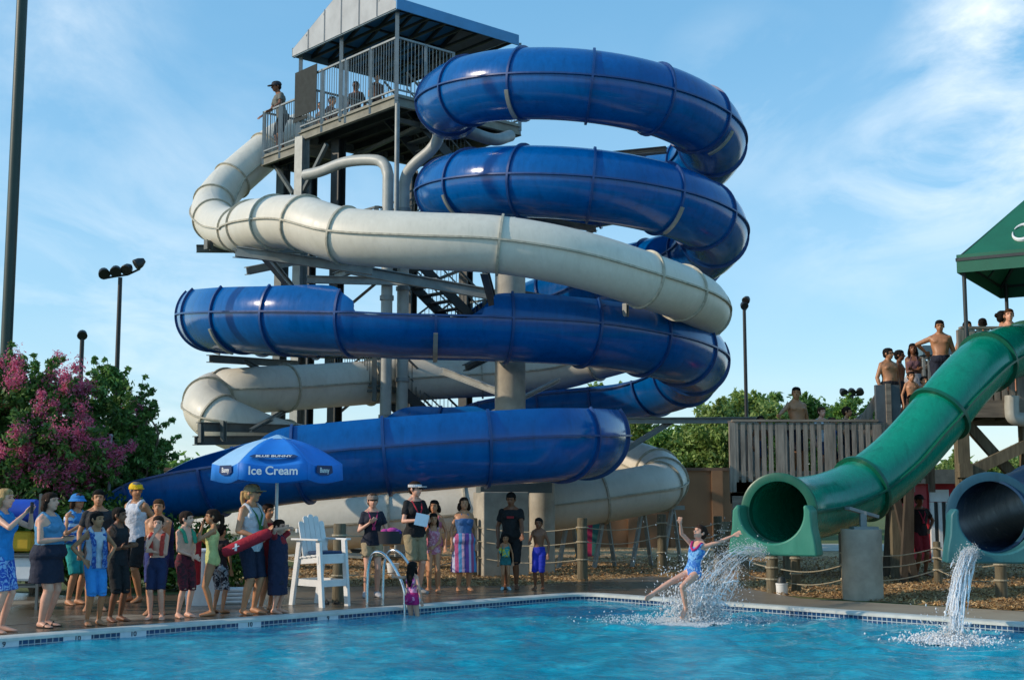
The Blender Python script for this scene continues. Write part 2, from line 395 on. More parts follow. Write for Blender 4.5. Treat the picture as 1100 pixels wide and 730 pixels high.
# one big wisp towards the upper right of the view
def blob(px, py, width, el):
    d = ray(px, py).normalized(); vm = nt.nodes.new('ShaderNodeVectorMath'); vm.operation = 'DISTANCE'; vm.inputs[1].default_value = d
    nt.links.new(nrm.outputs[0], vm.inputs[0]); q = mth('DIVIDE', vm.outputs['Value'], width); q = mth('SUBTRACT', 1.0, q, True); return mth('MULTIPLY', q, el)
nrm = nt.nodes.new('ShaderNodeVectorMath'); nrm.operation = 'NORMALIZE'; nt.links.new(tc.outputs['Generated'], nrm.inputs[0])
n4 = noise(nt, 3.4, 9, .6, mp.outputs['Vector'], .45); c4 = ramp(nt, n4.outputs['Fac'], [(.4, (0, 0, 0)), (.62, (1, 1, 1))])
bs = None
for a in ((1090, 45, .09, 1.9), (1070, 110, .10, 1.5), (1010, 165, .10, .9), (930, 215, .10, .5), (60, 30, .12, .5), (150, 300, .25, .4), (800, 110, .08, .5), (90, 250, .2, .3)):
    q = blob(*a); bs = q if bs is None else mth('MAXIMUM', bs, q)
w1 = mth('MULTIPLY', c4.outputs['Color'], bs); w0 = mth('MULTIPLY', c1.outputs['Color'], .12); cf = mth('ADD', w1, w0); cf = mth('MULTIPLY', cf, .8, True)
# pale veil low on the horizon
hz = mth('SUBTRACT', .42, sp.outputs['Z']); hz = mth('MULTIPLY', hz, 1.15, True)
cf = mth('ADD', cf, mth('MULTIPLY', hz, .36), True)
mx = nt.nodes.new('ShaderNodeMixRGB'); nt.links.new(cf, mx.inputs['Fac']); hs_ = nt.nodes.new('ShaderNodeHueSaturation'); hs_.inputs['Saturation'].default_value = 1.25; hs_.inputs['Hue'].default_value = .488; nt.links.new(sky.outputs['Color'], hs_.inputs['Color']); mh = nt.nodes.new('ShaderNodeMixRGB'); mh.inputs['Fac'].default_value = .45; mh.inputs[2].default_value = (1.35, 3.3, 5.3, 1); nt.links.new(hs_.outputs[0], mh.inputs[1]); nt.links.new(mh.outputs[0], mx.inputs[1]); mx.inputs[2].default_value = (5.6, 6.2, 6.6, 1)
nt.links.new(mx.outputs[0], bg.inputs['Color']); bg.inputs['Strength'].default_value = .13
s = bpy.data.lights.new('sun', 'SUN'); s.energy = 2.45; s.angle = R(.6); s.color = (1, .83, .64); so = bpy.data.objects.new('sun', s); COL.objects.link(so)
sd = Vector((math.sin(R(SUN_AZ)) * math.cos(R(SUN_EL)), math.cos(R(SUN_AZ)) * math.cos(R(SUN_EL)), math.sin(R(SUN_EL))))
so.rotation_euler = sd.to_track_quat('Z', 'Y').to_euler()
c = bpy.data.cameras.new('camera'); co = bpy.data.objects.new('camera', c); COL.objects.link(co); SC.camera = co
co.location = CAM; co.rotation_euler = (R(90) + TH, 0, 0); c.sensor_width = 36; c.lens = F / 1100 * 36; c.clip_end = 4000; c.clip_start = .1
SC.view_settings.view_transform = 'Standard'; SC.view_settings.look = 'None'; SC.view_settings.exposure = .48; SC.view_settings.gamma = 1
# ============================================================= WATER SLIDES
M_blue = gloss('blue_fibreglass', '004e90', '0060ac', .12, .12, .75, .45)
M_bluef = gloss('blue_flange', '0a3570', '1b5290', .3, .2)
M_cream = gloss('cream_fibreglass', 'cfcabb', 'dedacd', .35, .25, .9)
M_creamf = mat('cream_flange', hx('b0aa98'), .6, var=.3, scale=9)
M_green = gloss('green_fibreglass', '027a62', '068c70', .16, .2)
M_greenf = gloss('green_flange', '06503c', '0c6249', .3, .2)
M_teal = gloss('teal_fibreglass', '255f66', '37777a', .4, .3)
M_tealb = gloss('blue_tube_fibreglass', '0a2f4e', '113c5e', .25, .2)
def slide_frames(P):
    n = len(P); T = np.gradient(P[:, :3], axis=0); T /= np.linalg.norm(T, axis=1)[:, None]
    Zv = np.array([0, 0, 1.]); S = np.cross(T, Zv); S /= np.linalg.norm(S, axis=1)[:, None]; N = np.cross(S, T); return T, S, N
def make_slide(root, P, r, m, mf, spacing, flange_w=.05, flange_h=.055, seam=True, th=.035, seam_side=(1, -1), flanges=None, nseg=40, bevelend=True):
    """P: (n,5) world xyz + right wall angle + left wall angle (degrees from the bottom)"""
    T, S, N = slide_frames(P); C = P[:, :3]; n = len(P)
    aR = np.radians(P[:, 3]); aL = np.radians(P[:, 4])
    def ringp(i, rad, lo=None, hi=None):
        a = np.linspace(-aL[i] if lo is None else lo, aR[i] if hi is None else hi, nseg + 1)
        return C[i] + rad * (np.sin(a)[:, None] * S[i] - np.cos(a)[:, None] * N[i])
    k = nseg + 1; vs = []; fs = []
    for i in range(n): vs.append(np.vstack([ringp(i, r), ringp(i, r - th)[::-1]]))
    vs = np.vstack(vs); K2 = 2 * k
    for i in range(n - 1):
        for j in range(K2):
            a = i * K2 + j; b = i * K2 + (j + 1) % K2; fs.append((a, b, b + K2, a + K2))
    fs.append(tuple(range(K2))[::-1]) ; fs.append(tuple(range((n - 1) * K2, n * K2)))
    # end caps as quads between outer and inner wall
    fs = fs[:-2]
    for base, rev in ((0, 1), ((n - 1) * K2, 0)):
        for j in range(k - 1):
            q = (base + j, base + j + 1, base + K2 - 2 - j, base + K2 - 1 - j); fs.append(q[::-1] if rev else q)
    mb = MB(); mb.add(vs, fs); body = mb.build('slide_tube', m, root, smooth=50)
    # seam rails
    if seam:
        for sgn in seam_side:
            mb = MB(); v = []
            for i in range(n):
                p0 = C[i] + S[i] * sgn * (r - .005); p1 = C[i] + S[i] * sgn * (r + flange_h)
                v += [p0 - N[i] * .018, p1 - N[i] * .018, p1 + N[i] * .018, p0 + N[i] * .018]
            f = []
            for i in range(n - 1):
                for j in range(4): a = i * 4 + j; b = i * 4 + (j + 1) % 4; f.append((a, b, b + 4, a + 4))
            f += [(0, 1, 2, 3), tuple(range((n - 1) * 4, n * 4))]
            mb.add(v, f); mb.build('side_seam', mf, root, smooth=30)
    L = np.concatenate([[0], np.cumsum(np.linalg.norm(np.diff(C, axis=0), axis=1))])
    at = flanges if flanges is not None else list(np.arange(spacing * .5, L[-1], spacing))
    for s in at:
        i = int(np.clip(np.searchsorted(L, s), 1, n - 2)); v = []
        a = np.linspace(-aL[i], aR[i], nseg + 1); full = (aL[i] + aR[i]) > 6.2
        d = np.sin(a)[:, None] * S[i] - np.cos(a)[:, None] * N[i]
        for dt, rr in ((-.5, r - .004), (-.5, r + flange_h), (.5, r + flange_h), (.5, r - .004)):
            v.append(C[i] + T[i] * dt * flange_w + d * rr)
        v = np.vstack(v); kk = nseg + 1; f = []
        for q in range(4):
            for j in range(nseg): A = q * kk + j; B = ((q + 1) % 4) * kk + j; f.append((A, A + 1, B + 1, B))
        f += [(0, kk, 2 * kk, 3 * kk), (nseg, kk + nseg, 2 * kk + nseg, 3 * kk + nseg)]
        mb = MB(); mb.add(v, f); mb.build('flange', mf, body, smooth=40)
    return C, T, S, N, L
def path(pts, per=9):
    return catmull([(*W(p[0], p[1], p[2]), p[3], p[4]) for p in pts], per)
# ---- blue slide
CX, CY, RR = 1.72, 32.2, 3.32
pre = []
for al in range(172, 801, 15):
    pre.append((CX + RR * math.cos(R(al)), CY + RR * math.sin(R(al)), 10.93 - 2.3 * (al - 270) / 360, 180, 180))
blue_px = [(565, 336, 36.4, 180, 180), (500, 350, 36.3, 120, 100), (420, 354, 36, 95, 95), (330, 352, 35.2, 95, 95), (262, 346, 33.9, 110, 90), (228, 340, 31.6, 133, 90), (246, 338.5, 29.2, 133, 90), (300, 339, 27.7, 133, 90), (372, 340.5, 27, 133, 90),
           (392, 341, 26.9, 92, 90), (440, 343.5, 26.8, 90, 90), (512, 345, 26.9, 90, 90), (528, 346, 26.95, 128, 90), (609, 350, 27.3, 130, 90), (672, 359, 28, 130, 90), (718, 370, 29, 128, 90), (745, 385, 31, 122, 90), (732, 403, 33, 110, 90), (680, 417, 34.6, 95, 95), (590, 425, 35.2, 95, 95),
           (500, 436, 35.2, 92, 92), (445, 450, 34.3, 80, 80), (424, 460, 33, 80, 80), (436, 462, 31.7, 80, 80), (452, 462.5, 31.1, 128, 128), (490, 463, 30.7, 130, 130), (522, 463.5, 30.5, 130, 130), (535, 464, 30.4, 92, 120), (588, 466, 29.6, 92, 130), (626, 467.5, 27.7, 100, 130), (630, 468, 25.8, 120, 128),
           (596, 469, 24.2, 125, 128), (540, 472, 23.8, 125, 128), (450, 478, 23.6, 125, 128), (365, 485.5, 23.6, 125, 128), (312, 492, 23.7, 125, 126), (285, 496, 23.8, 125, 95), (240, 503, 23.9, 122, 91), (190, 512, 24.1, 115, 90), (150, 522, 24.2, 100, 90), (108, 543, 24.2, 90, 90)]
P1 = catmull(pre, 5); P2 = catmull([pre[-2], pre[-1]] + [(*W(p[0], p[1], p[2]), p[3], p[4]) for p in blue_px], 8)[8:]
PB = np.vstack([P1[:-1], P2]); PB[:, 3:] = np.clip(PB[:, 3:], 60, 180)
blue = wthing('water_slide', (CX, CY, 0), 'dark blue spiral water slide, closed tube above and open trough below', 'water slide')
FB = make_slide(blue, PB, .82, M_blue, M_bluef, 1.62)
# ---- cream slide
wp = [(330, 138, 40.3), (300, 152, 39.6), (264, 181, 38.6), (238, 206, 37.8), (227, 228, 36.8), (238, 243, 35), (259, 247, 32.8), (266, 244, 30.6), (284, 240, 28.6), (322, 239, 27.2), (371, 253, 26.3), (450, 258.5, 25.7), (537, 263, 25.5), (620, 278, 25.7), (700, 303, 26.5), (744, 320, 27.9), (757, 334, 29.6), (744, 349, 31.4), (700, 367, 33.4),
      (640, 385, 34.8), (580, 399, 35.2), (450, 407, 35), (350, 414, 33.6), (270, 419, 32), (234, 423, 32.3), (224, 431, 31.4), (226, 443, 30.8), (250, 457, 30.6), (305, 477, 31.8), (370, 486, 33.2), (500, 489, 34), (600, 489, 34.4), (668, 495, 34.2), (706, 507, 33.1), (711, 520, 31.7), (682, 528, 30.7), (600, 541, 30.2), (500, 551, 30), (430, 557, 30), (340, 565, 30), (255, 573, 30.2), (190, 579, 30.5)]
PW = path([(*p, 180, 180) for p in wp], 8)
Cw = PW[:, :3]; Lw = np.concatenate([[0], np.cumsum(np.linalg.norm(np.diff(Cw, axis=0), axis=1))])
def s_at(k): return Lw[min(int(k * 8), len(Lw) - 1)]
fl = [s_at(k) for k in (1.4, 2.5, 3.6, 4.6, 6.0, 7.4, 8.4, 9.2, 10.1, 12.0, 13.95, 14.7, 16, 17.5, 19, 20.5, 21.6, 22.6, 23.7, 25, 26.5, 28, 29.5, 30.6, 31.8, 33.1, 33.85, 34.3, 35.6, 37, 38.2)]
cream = wthing('water_slide', (Cw[0][0], Cw[0][1], 0), 'cream white enclosed tube water slide winding round the tower between the blue loops', 'water slide')
make_slide(cream, PW, .575, M_cream, M_creamf, 3, flange_w=.045, flange_h=.05, flanges=fl, nseg=36)
# ---- green slide
gp = [(838, 549, 21.0), (856, 547, 21.7), (888, 541, 22.4), (925, 525, 23), (965, 494, 23.5), (1003, 452, 23.9), (1032, 416, 24.3), (1060, 389, 25), (1095, 376, 26.3), (1135, 377, 28)]
PG = path([(*p, 180, 180) for p in gp], 10)
Cg = PG[:, :3]; Lg = np.concatenate([[0], np.cumsum(np.linalg.norm(np.diff(Cg, axis=0), axis=1))])
green = wthing('water_slide', (Cg[0][0], Cg[0][1], 0), 'glossy green tube water slide curving down from the wooden platform into the pool', 'water slide')
make_slide(green, PG, .53, M_green, M_greenf, 2, flange_w=.07, flange_h=.075, flanges=[Lg[int(k * 10)] for k in (3.0, 5.25, 7.0, 8.2)], nseg=44)
def mouth(root, c, t, r, m, m2, skirt=True, w=.98, low=1.3, depth=.42):
    """flared end ring and the splash collar below it; t = outward direction"""
    t = Vector(t); t.z = 0; t.normalize(); sd = Vector((0, 0, 1)).cross(t); up = Vector((0, 0, 1)); c = Vector(c)
    M = Matrix(((sd.x, up.x, t.x, c.x), (sd.y, up.y, t.y, c.y), (sd.z, up.z, t.z, c.z), (0, 0, 0, 1)))
    ring = MB(); vs = []; n = 48
    for dz, rr in ((-.12, r), (.0, r + .09), (.1, r + .095), (.115, r + .06), (.10, r - .04), (-.1, r - .04)):
        for i in range(n): A = 2 * PI * i / n; vs.append(M @ Vector((rr * math.cos(A), rr * math.sin(A), dz)))
    fs = [(a * n + i, a * n + (i + 1) % n, ((a + 1) % 6) * n + (i + 1) % n, ((a + 1) % 6) * n + i) for a in range(6) for i in range(n)]
    ring.add(vs, fs); ring.build('end_ring', m2, root, smooth=50)
    ri = r - .03; pts = []
    for i in range(25):
        A = PI * .94 + (PI * 1.12) * i / 24; pts.append((ri * math.cos(A) * (1.04), ri * math.sin(A)))
    x1 = pts[-1][0]; y1 = pts[-1][1]; x0 = pts[0][0]; y0 = pts[0][1]
    outer = [(x1 + .05, y1 + .02), (x1 + .12, y1 - .04), (w * 1.0, -r * low * .38), (w * 1.07, -r * low * .7), (w * 1.1, -r * low), (-w * 1.1, -r * low), (-w * 1.07, -r * low * .7), (-w * 1.0, -r * low * .38), (x0 - .12, y0 - .04), (x0 - .05, y0 + .02)]
    def hit(px_, py_, ang):
        dx, dy = math.cos(ang), math.sin(ang); best = None
        for (ax_, ay_), (bx_, by_) in zip(outer, outer[1:]):
            ex, ey = bx_ - ax_, by_ - ay_; den = dx * ey - dy * ex
            if abs(den) < 1e-9: continue
            t_ = ((ax_ - px_) * ey - (ay_ - py_) * ex) / den; u_ = ((ax_ - px_) * dy - (ay_ - py_) * dx) / den
            if t_ > 0 and -.001 <= u_ <= 1.001 and (best is None or t_ < best): best = t_
        return (px_ + dx * best, py_ + dy * best) if best else None
    k_ = len(pts); outp = []
    for i, (x_, y_) in enumerate(pts):
        h_ = outer[-1] if i == 0 else outer[0] if i == k_ - 1 else hit(0, 0, math.atan2(y_, x_))
        outp.append(h_ or (x_ * 1.15, y_))
    # keep the two square bottom corners
    for cnr in ((w * 1.1, -r * low), (-w * 1.1, -r * low)): j_ = min(range(k_), key=lambda q: (outp[q][0] - cnr[0]) ** 2 + (outp[q][1] - cnr[1]) ** 2); outp[j_] = cnr
    mb = MB(); z0_, z1_ = .12, .12 + depth; V_ = []
    for (a_, b_) in zip(pts, outp): V_ += [M @ Vector((*a_, z0_)), M @ Vector((*a_, z1_)), M @ Vector((*b_, z1_)), M @ Vector((*b_, z0_))]
    F_ = [(i * 4 + q, i * 4 + (q + 1) % 4, i * 4 + 4 + (q + 1) % 4, i * 4 + 4 + q) for i in range(k_ - 1) for q in range(4)] + [(0, 1, 2, 3), tuple(range((k_ - 1) * 4, k_ * 4))]
    mb.add(V_, F_)
    mb.build('splash_collar', m, root, bevel=.035, smooth=40)
tg = Vector(Cg[0] - Cg[4])
mouth(green, Cg[0], Vector((-.45, -.9, 0)), .52, gloss('green_collar', '2f7a63', '3f8a72', .35, .25), M_greenf, w=.64, low=1.3)
# ---- right tube
tp = [(1064, 554, 19.6), (1082, 549, 20.4), (1115, 536, 21.8), (1160, 522, 23.6), (1230, 500, 26)]
PT = path([(*p, 180, 180) for p in tp], 8); Ct = PT[:, :3]
teal = wthing('water_slide', (Ct[0][0], Ct[0][1], 0), 'blue tube slide with a teal grey mouth pouring water at the right edge', 'water slide')
make_slide(teal, PT, .55, M_tealb, M_tealb, 2.4, flanges=[2.6, 5.2], nseg=44)
mouth(teal, Ct[0], Vector((-.15, -1, 0)), .56, M_teal, gloss('teal_ring', '1d4a5c', '28566a', .4, .3), w=.68, low=1.2)
# ============================================================= SLIDE SUPPORTS
def col_thing(px, D, r, ztop, label, cat='column', name='concrete_column', square=None, m=M_conc):
    p = W(px, 500, D); t = thing(name, (p.x, p.y, 0), 0, label, cat)
    if square: MB().box((0, 0, ztop / 2), (square[0], square[1], ztop), square[2]).build('shaft', m, t, bevel=.02)
    else:
        mb = MB().pipe([(0, 0, 0), (0, 0, ztop)], r, 32); mb.build('shaft', m, t, smooth=50)
    return t
c1 = col_thing(548, 28.9, .34, W(548, 285, 29.3).z, 'tall round concrete column standing in the middle of the spiral slides')
b = MB().box((0, 0, W(540, 528, 28).z / 2), (1.0, .7, W(540, 528, 28).z)); q = thing('concrete_pier', W(538, 528, 27.6).to_2d().to_3d(), R(20), 'square grey concrete pier behind the man in the black t-shirt', 'pier'); b.build('block', M_conc, q, bevel=.02)
MB().beam((-.5, 0, W(540, 526, 27.6).z + .06), (1.1, 0, W(540, 526, 27.6).z + .06), .3, .24).build('cap_beam', M_steel, q)
c2 = col_thing(582, 28.7, .28, W(582, 500, 28.7).z, 'short round concrete column lit by the sun under the lowest blue trough')
g3 = G(933, 645); c3 = thing('concrete_column', (g3.x, g3.y + .32, 0), 0, 'stubby concrete cylinder on the pool edge holding up the green tube', 'column')
zt = W(933, 568, g3.y + .3).z
MB().pipe([(0, 0, 0), (0, 0, zt)], .325, 40).build('shaft', M_conc, c3, smooth=50)
MB().box((.05, 0, zt + .02), (.4, .3, .04)).box((.05, .05, zt + .16), (.1, .1, .26)).beam((-.2, .05, zt + .34), (.3, .15, zt + .2), .2, .05).build('saddle_bracket', M_steell, c3)
# cradle brackets below the tubes, each joined to its own beam: one support frame per beam
def support(label, beams, name='support_frame', m=M_steel, group=None):
    p = W(*beams[0][0]); t = wthing(name, (p.x, p.y, p.z), label, 'support frame', group)
    for k, bm_ in enumerate(beams):
        a = W(*bm_[0]); b2 = W(*bm_[1]); w, h = bm_[2] if len(bm_) > 2 else (.14, .2)
        MB().ibeam(a, b2, w, h).build('beam' if k == 0 else 'brace', m, t)
    return t
support('outer pair of steel bars under the far left bend of the cream tube', [((211, 267, 34.5), (325, 268, 35.5)), ((224, 258, 34), (224, 268, 34))])
support('long steel beam running right from under the cream tube left bend to the middle column', [((253, 272, 29.2), (318, 278, 35)), ((254, 270, 28.6), (400, 290, 28.6), (.16, .22)), ((284, 274, 29), (318, 315, 35.5)), ((265, 291, 32), (330, 278, 34.8))], m=M_steell)
support('sloping steel beam between the cream tube and the upper blue trough', [((372, 288, 29.2), (538, 318, 29.3), (.16, .24)), ((330, 300, 34), (470, 303, 33)), ((470, 300, 36), (520, 280, 36), (.08, .08))], m=M_steell)
support('dark steel beam under the left end of the upper blue trough', [((225, 385, 30), (320, 391, 35.5), (.16, .18)), ((264, 388, 31.5), (320, 421, 35.5), (.1, .1))])
support('pair of steel beams under the left bend of the cream tube below the trough', [((213, 458, 28.2), (330, 461, 31)), ((209, 473, 28.2), (330, 472, 31)), ((216, 455, 28.2), (216, 475, 28.2), (.1, .1)), ((240, 452, 28.6), (240, 474, 28.6), (.1, .1)), ((270, 462, 28.4), (322, 432, 35.5), (.09, .09))])
support('steel arm under the top blue loop on its right', [((572, 175, 31.8), (716, 161, 30.6), (.22, .14)), ((640, 168, 32), (560, 215, 31), (.1, .1))], m=M_steell)
support('steel arm under the second blue loop beside the cream tube', [((560, 232, 31), (640, 246, 30.2), (.2, .14)), ((548, 290, 29.3), (640, 246, 30.2), (.1, .1))], m=M_steell)
support('pale steel bracket holding the right end of the cream tube', [((560, 317, 29.4), (708, 344, 27.7), (.16, .22)), ((655, 346, 27.2), (720, 336, 28.6), (.2, .16)), ((672, 326, 27), (672, 340, 27), (.1, .1)), ((706, 328, 28), (706, 338, 28), (.1, .1)), ((780, 375, 31), (765, 377, 31))], m=M_steell)
support('long pale steel beam under the right bend of the upper blue trough', [((548, 452, 29.3), (812, 451, 31), (.2, .14)), ((660, 490, 30), (722, 452, 30.5), (.12, .12)), ((548, 425, 29.3), (476, 398, 31), (.14, .16)), ((520, 448, 29.3), (600, 408, 33), (.1, .1))], m=M_steell)
support('raking steel strut from the middle column up to the blue trough', [((536, 350, 29.3), (520, 290, 27), (.16, .2)), ((548, 372, 29.3), (500, 395, 27.5), (.14, .14))])
# saddles: curved cradle strips hugging the undersides
def saddle(C, T, S, N, i, r, m, root, a0=-1.15, a1=1.15):
    mb = MB(); v = []; a = np.linspace(a0, a1, 15); d = np.sin(a)[:, None] * S[i] - np.cos(a)[:, None] * N[i]
    for dt, rr in ((-.045, r + .06), (-.045, r + .1), (.045, r + .1), (.045, r + .06)): v.append(C[i] + T[i] * dt + d * rr)
    v = np.vstack(v); f = []
    for q in range(4):
        for j in range(14): A = q * 15 + j; B = ((q + 1) % 4) * 15 + j; f.append((A, A + 1, B + 1, B))
    f += [(0, 15, 30, 45), (14, 29, 44, 59)]
    mb.add(v, f); mb.build('cradle', m, root, smooth=40)
C_, T_, S_, N_, L_ = FB
for s in np.arange(4.1, L_[-1] * .62, 4.86):
    i = int(np.searchsorted(L_, s)); i = min(max(i, 2), len(L_) - 3); saddle(C_, T_, S_, N_, i, .82, M_steell, blue, .25, 1.15)
# thin legs below the bottom cream tube
for k, (px, D) in enumerate(((650, 30.5), (690, 31.1), (722, 32.2), (612, 30.3))):
    a = W(px, 545, D); t = wthing('tube_leg', (a.x, a.y, 0), ('slim steel A frame leg under the cream tube, second from the right', 'slim steel A frame leg under the cream tube, third from the right', 'slim steel A frame leg under the cream tube bend, furthest right', 'slim steel A frame leg beside the round concrete column')[(1, 0, 2, 3)[k]], 'leg', 'slim legs under the lowest cream tube')
    MB().beam((a.x, a.y, a.z), (a.x - .28, a.y - .25, 0), .08, .08).build('strut', M_steell, t); MB().beam((a.x + .02, a.y, a.z), (a.x + .25, a.y + .5, 0), .08, .08).build('strut', M_steell, t)
    MB().beam((a.x - .3, a.y - .2, a.z), (a.x + .3, a.y + .15, a.z), .1, .1).build('saddle_bar', M_steell, t)
# ============================================================= TOWER
ZD = W(426, 100, 33).z; DC = W(426, 100, 33); DC = Vector((DC.x, DC.y, 0))
LD = Vector((-.66, .751, 0)).normalized(); RD = Vector((.751, .66, 0)).normalized(); UPZ = Vector((0, 0, 1))
def TW(l, r, z): return DC + LD * l + RD * r + UPZ * z
tower = wthing('slide_tower', DC, 'tall steel stair tower with a roofed top deck inside the spiral slides', 'tower')
def part(mb, name, m, parent=tower, **k):
    return mb.build(name, m, parent, **k)
LL, LR = 4.7, 4.3
M_deckm = mat('tower_deck_edge', hx('7d7c70'), .7, var=.25, scale=3)
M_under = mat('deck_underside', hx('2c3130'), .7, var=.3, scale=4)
def deckslab(l0, l1, r0, r1, z, nm='deck'):
    c = TW((l0 + l1) / 2, (r0 + r1) / 2, z - .05); rot = Matrix((LD, RD, UPZ)).transposed()
    d = part(MB().box(c, (l1 - l0, r1 - r0, .08), rot), nm, M_deckm)
    e = MB()
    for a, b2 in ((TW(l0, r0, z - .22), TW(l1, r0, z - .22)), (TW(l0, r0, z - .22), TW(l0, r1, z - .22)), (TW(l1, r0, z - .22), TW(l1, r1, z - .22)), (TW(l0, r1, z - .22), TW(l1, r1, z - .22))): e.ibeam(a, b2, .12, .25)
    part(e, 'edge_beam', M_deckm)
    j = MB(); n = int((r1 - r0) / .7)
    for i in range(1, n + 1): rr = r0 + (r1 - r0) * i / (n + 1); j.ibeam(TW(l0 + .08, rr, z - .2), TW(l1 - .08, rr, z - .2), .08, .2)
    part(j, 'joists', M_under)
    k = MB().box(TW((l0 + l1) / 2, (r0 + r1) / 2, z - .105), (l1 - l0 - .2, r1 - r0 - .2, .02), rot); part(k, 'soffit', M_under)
deckslab(0, LL, 0, LR, ZD); ZL = ZD - .32
deckslab(LL + .08, LL + 2.0, 0, 1.5, ZL, 'landing')
[part(MB().beam(*q_), 'knee_brace', M_steel) for q_ in ((W(351, 155, 35.2), W(325, 207, 36.1), .1, .1), (W(294, 176, 38.2), W(315, 208, 36.3), .1, .1))]
part(MB().beam(TW(.6, .5, ZD - .5), TW(.6, 4, ZD - .5), .12, .12).beam(TW(.2, 1.2, ZD - .5), TW(4.6, 1.6, ZD - .6), .1, .1), 'under_deck_pipes', M_steel)
# railings
M_rail = mat('railing_steel', hx('7e8586'), .45, .3, var=.15)
def railing(a, b2, z, h=1.25, posts=3, name='railing', gap=.115, parent=tower, m=M_rail, pm=M_rail):
    a = Vector(a); b2 = Vector(b2); d = b2 - a; L = d.length; rl = MB()
    rl.beam(a + UPZ * h, b2 + UPZ * h, .06, .05)
    o = rl.build(name, m, parent); MB().beam(a + UPZ * .1, b2 + UPZ * .1, .04, .04).build('bottom_rail', m, o)
    nb = int(L / gap); ba = MB()
    for i in range(1, nb): p = a + d * i / nb; ba.beam(p + UPZ * .1, p + UPZ * h, .018, .018)
    ba.build('balusters', m, o)
    for i in range(posts): p = a + d * (i + (.01 if i == 0 else -.01 if i == posts - 1 else 0)) / (posts - 1); MB().beam(p - UPZ * .3, p + UPZ * (h + .02), .085, .085).build('railing_post', pm, o)
railing(TW(0, 0, ZD), TW(LL, 0, ZD), ZD, 1.5, 5); railing(TW(0, 0, ZD), TW(0, 1.9, ZD), ZD, 1.5, 3); railing(TW(LL, 0, ZD), TW(LL, LR, ZD), ZD, 1.3, 4); railing(TW(0, LR, ZD), TW(LL, LR, ZD), ZD, 1.3, 4)
railing(TW(LL + .1, 0, ZL), TW(LL + 2, 0, ZL), ZL, 1.3, 3); railing(TW(LL + 2, 0, ZL), TW(LL + 2, 1.5, ZL), ZL, 1.3, 2); railing(TW(LL + .1, 1.5, ZL), TW(LL + 2, 1.5, ZL), ZL, 1.3, 2)
# shade netting on the left railing
M_net = mat('shade_netting', hx('2b3130'), .9, var=.25)
part(MB().beam(TW(4.2, -.06, ZD + .3), TW(4.95, -.06, ZD + .3), .02, .1).box(TW(4.3, -.07, ZD + 1.05), (1.15, .015, 1.35), Matrix((LD, RD, UPZ)).transposed()), 'netting_panel', M_net)
# roof
ZE = W(419, 2, 32.8).z; e0 = -.2
l1, r1_ = LL + .15, LR - .25; RH_ = (l1 - e0) / 2 * math.tan(R(23)); lm_ = (l1 + e0) / 2
rc = [TW(e0, e0, ZE), TW(l1, e0, ZE), TW(l1, r1_, ZE), TW(e0, r1_, ZE)]; ra, rb = TW(lm_, e0, ZE + RH_), TW(lm_, r1_, ZE + RH_)
M_roofg = mat('grey_gable_fabric', hx('a5aaad'), .6, var=.14, scale=2, bmp=.3, bscale=5)
M_roofb = mat('blue_roof_sheet', hx('3f86b8'), .5, var=.12, scale=2)
q = MB(); q.add([rc[0] - UPZ * .2, rc[1] - UPZ * .2, rc[1], ra, rc[0]], [(0, 1, 2, 3, 4)]); q = q.build('gable_panel', M_roofg, tower); md = q.modifiers.new('t', 'SOLIDIFY'); md.thickness = .03; md.offset = -1
for t_ in (.33, .66, 1.0, 1.33, 1.66): a_ = rc[0].lerp(rc[1], t_ / 2) - UPZ * .2; MB().beam(a_ - RD * .02, a_ - RD * .02 + UPZ * (.2 + RH_ * min(t_, 2 - t_)), .02, .012, LD).build('gable_seam', mat('seam_grey', hx('8b9195'), .6), tower)
for nm_, (p1, p2) in (('roof_slope', (rc[0], rc[3])), ('roof_slope', (rc[1], rc[2]))):
    q = MB().add([p1 + RD * .02, p2, rb, ra + RD * .02], [(0, 1, 2, 3)]).build(nm_, M_roofb, tower); md = q.modifiers.new('t', 'SOLIDIFY'); md.thickness = .04
q = MB().add([rc[3], rc[2], rb], [(0, 1, 2)]).build('back_gable', M_roofg, tower); md = q.modifiers.new('t', 'SOLIDIFY'); md.thickness = .03
MB().beam(rc[0] - UPZ * .08 - LD * .03, rc[3] - UPZ * .08 - LD * .03, .04, .3).build('roof_fascia', M_roofb, tower)
M_eave = mat('eave_dark', hx('55707f'), .6)
MB().beam(rc[1] - UPZ * .08, rc[2] - UPZ * .08, .04, .26).build('roof_fascia', M_eave, tower); MB().beam(rc[0] - UPZ * .21 + RD * .05, rc[1] - UPZ * .21 + RD * .05, .06, .05).build('eave_trim', M_eave, tower)
fr = MB()
for t in np.linspace(.02, .98, 8): fr.beam(rc[0].lerp(rc[3], t) - UPZ * .08, ra.lerp(rb, t) - UPZ * .12, .06, .1).beam(rc[1].lerp(rc[2], t) - UPZ * .08, ra.lerp(rb, t) - UPZ * .12, .06, .1).beam(rc[0].lerp(rc[3], t) - UPZ * .1, rc[1].lerp(rc[2], t) - UPZ * .1, .05, .08)
for t in (.3, .65): fr.beam(rc[0].lerp(ra, t) - UPZ * .1, rc[3].lerp(rb, t) - UPZ * .1, .05, .06).beam(rc[1].lerp(ra, t) - UPZ * .1, rc[2].lerp(rb, t) - UPZ * .1, .05, .06)
fr.build('roof_frame', M_dark, tower)
for l, r_ in ((.0, .0), (2.6, -.0), (LL, .0), (LL, LR), (0, LR)):
    MB().beam(TW(l, r_, ZD - .2), TW(l, r_, ZE - .05), .1, .1).build('roof_post', M_rail, tower)
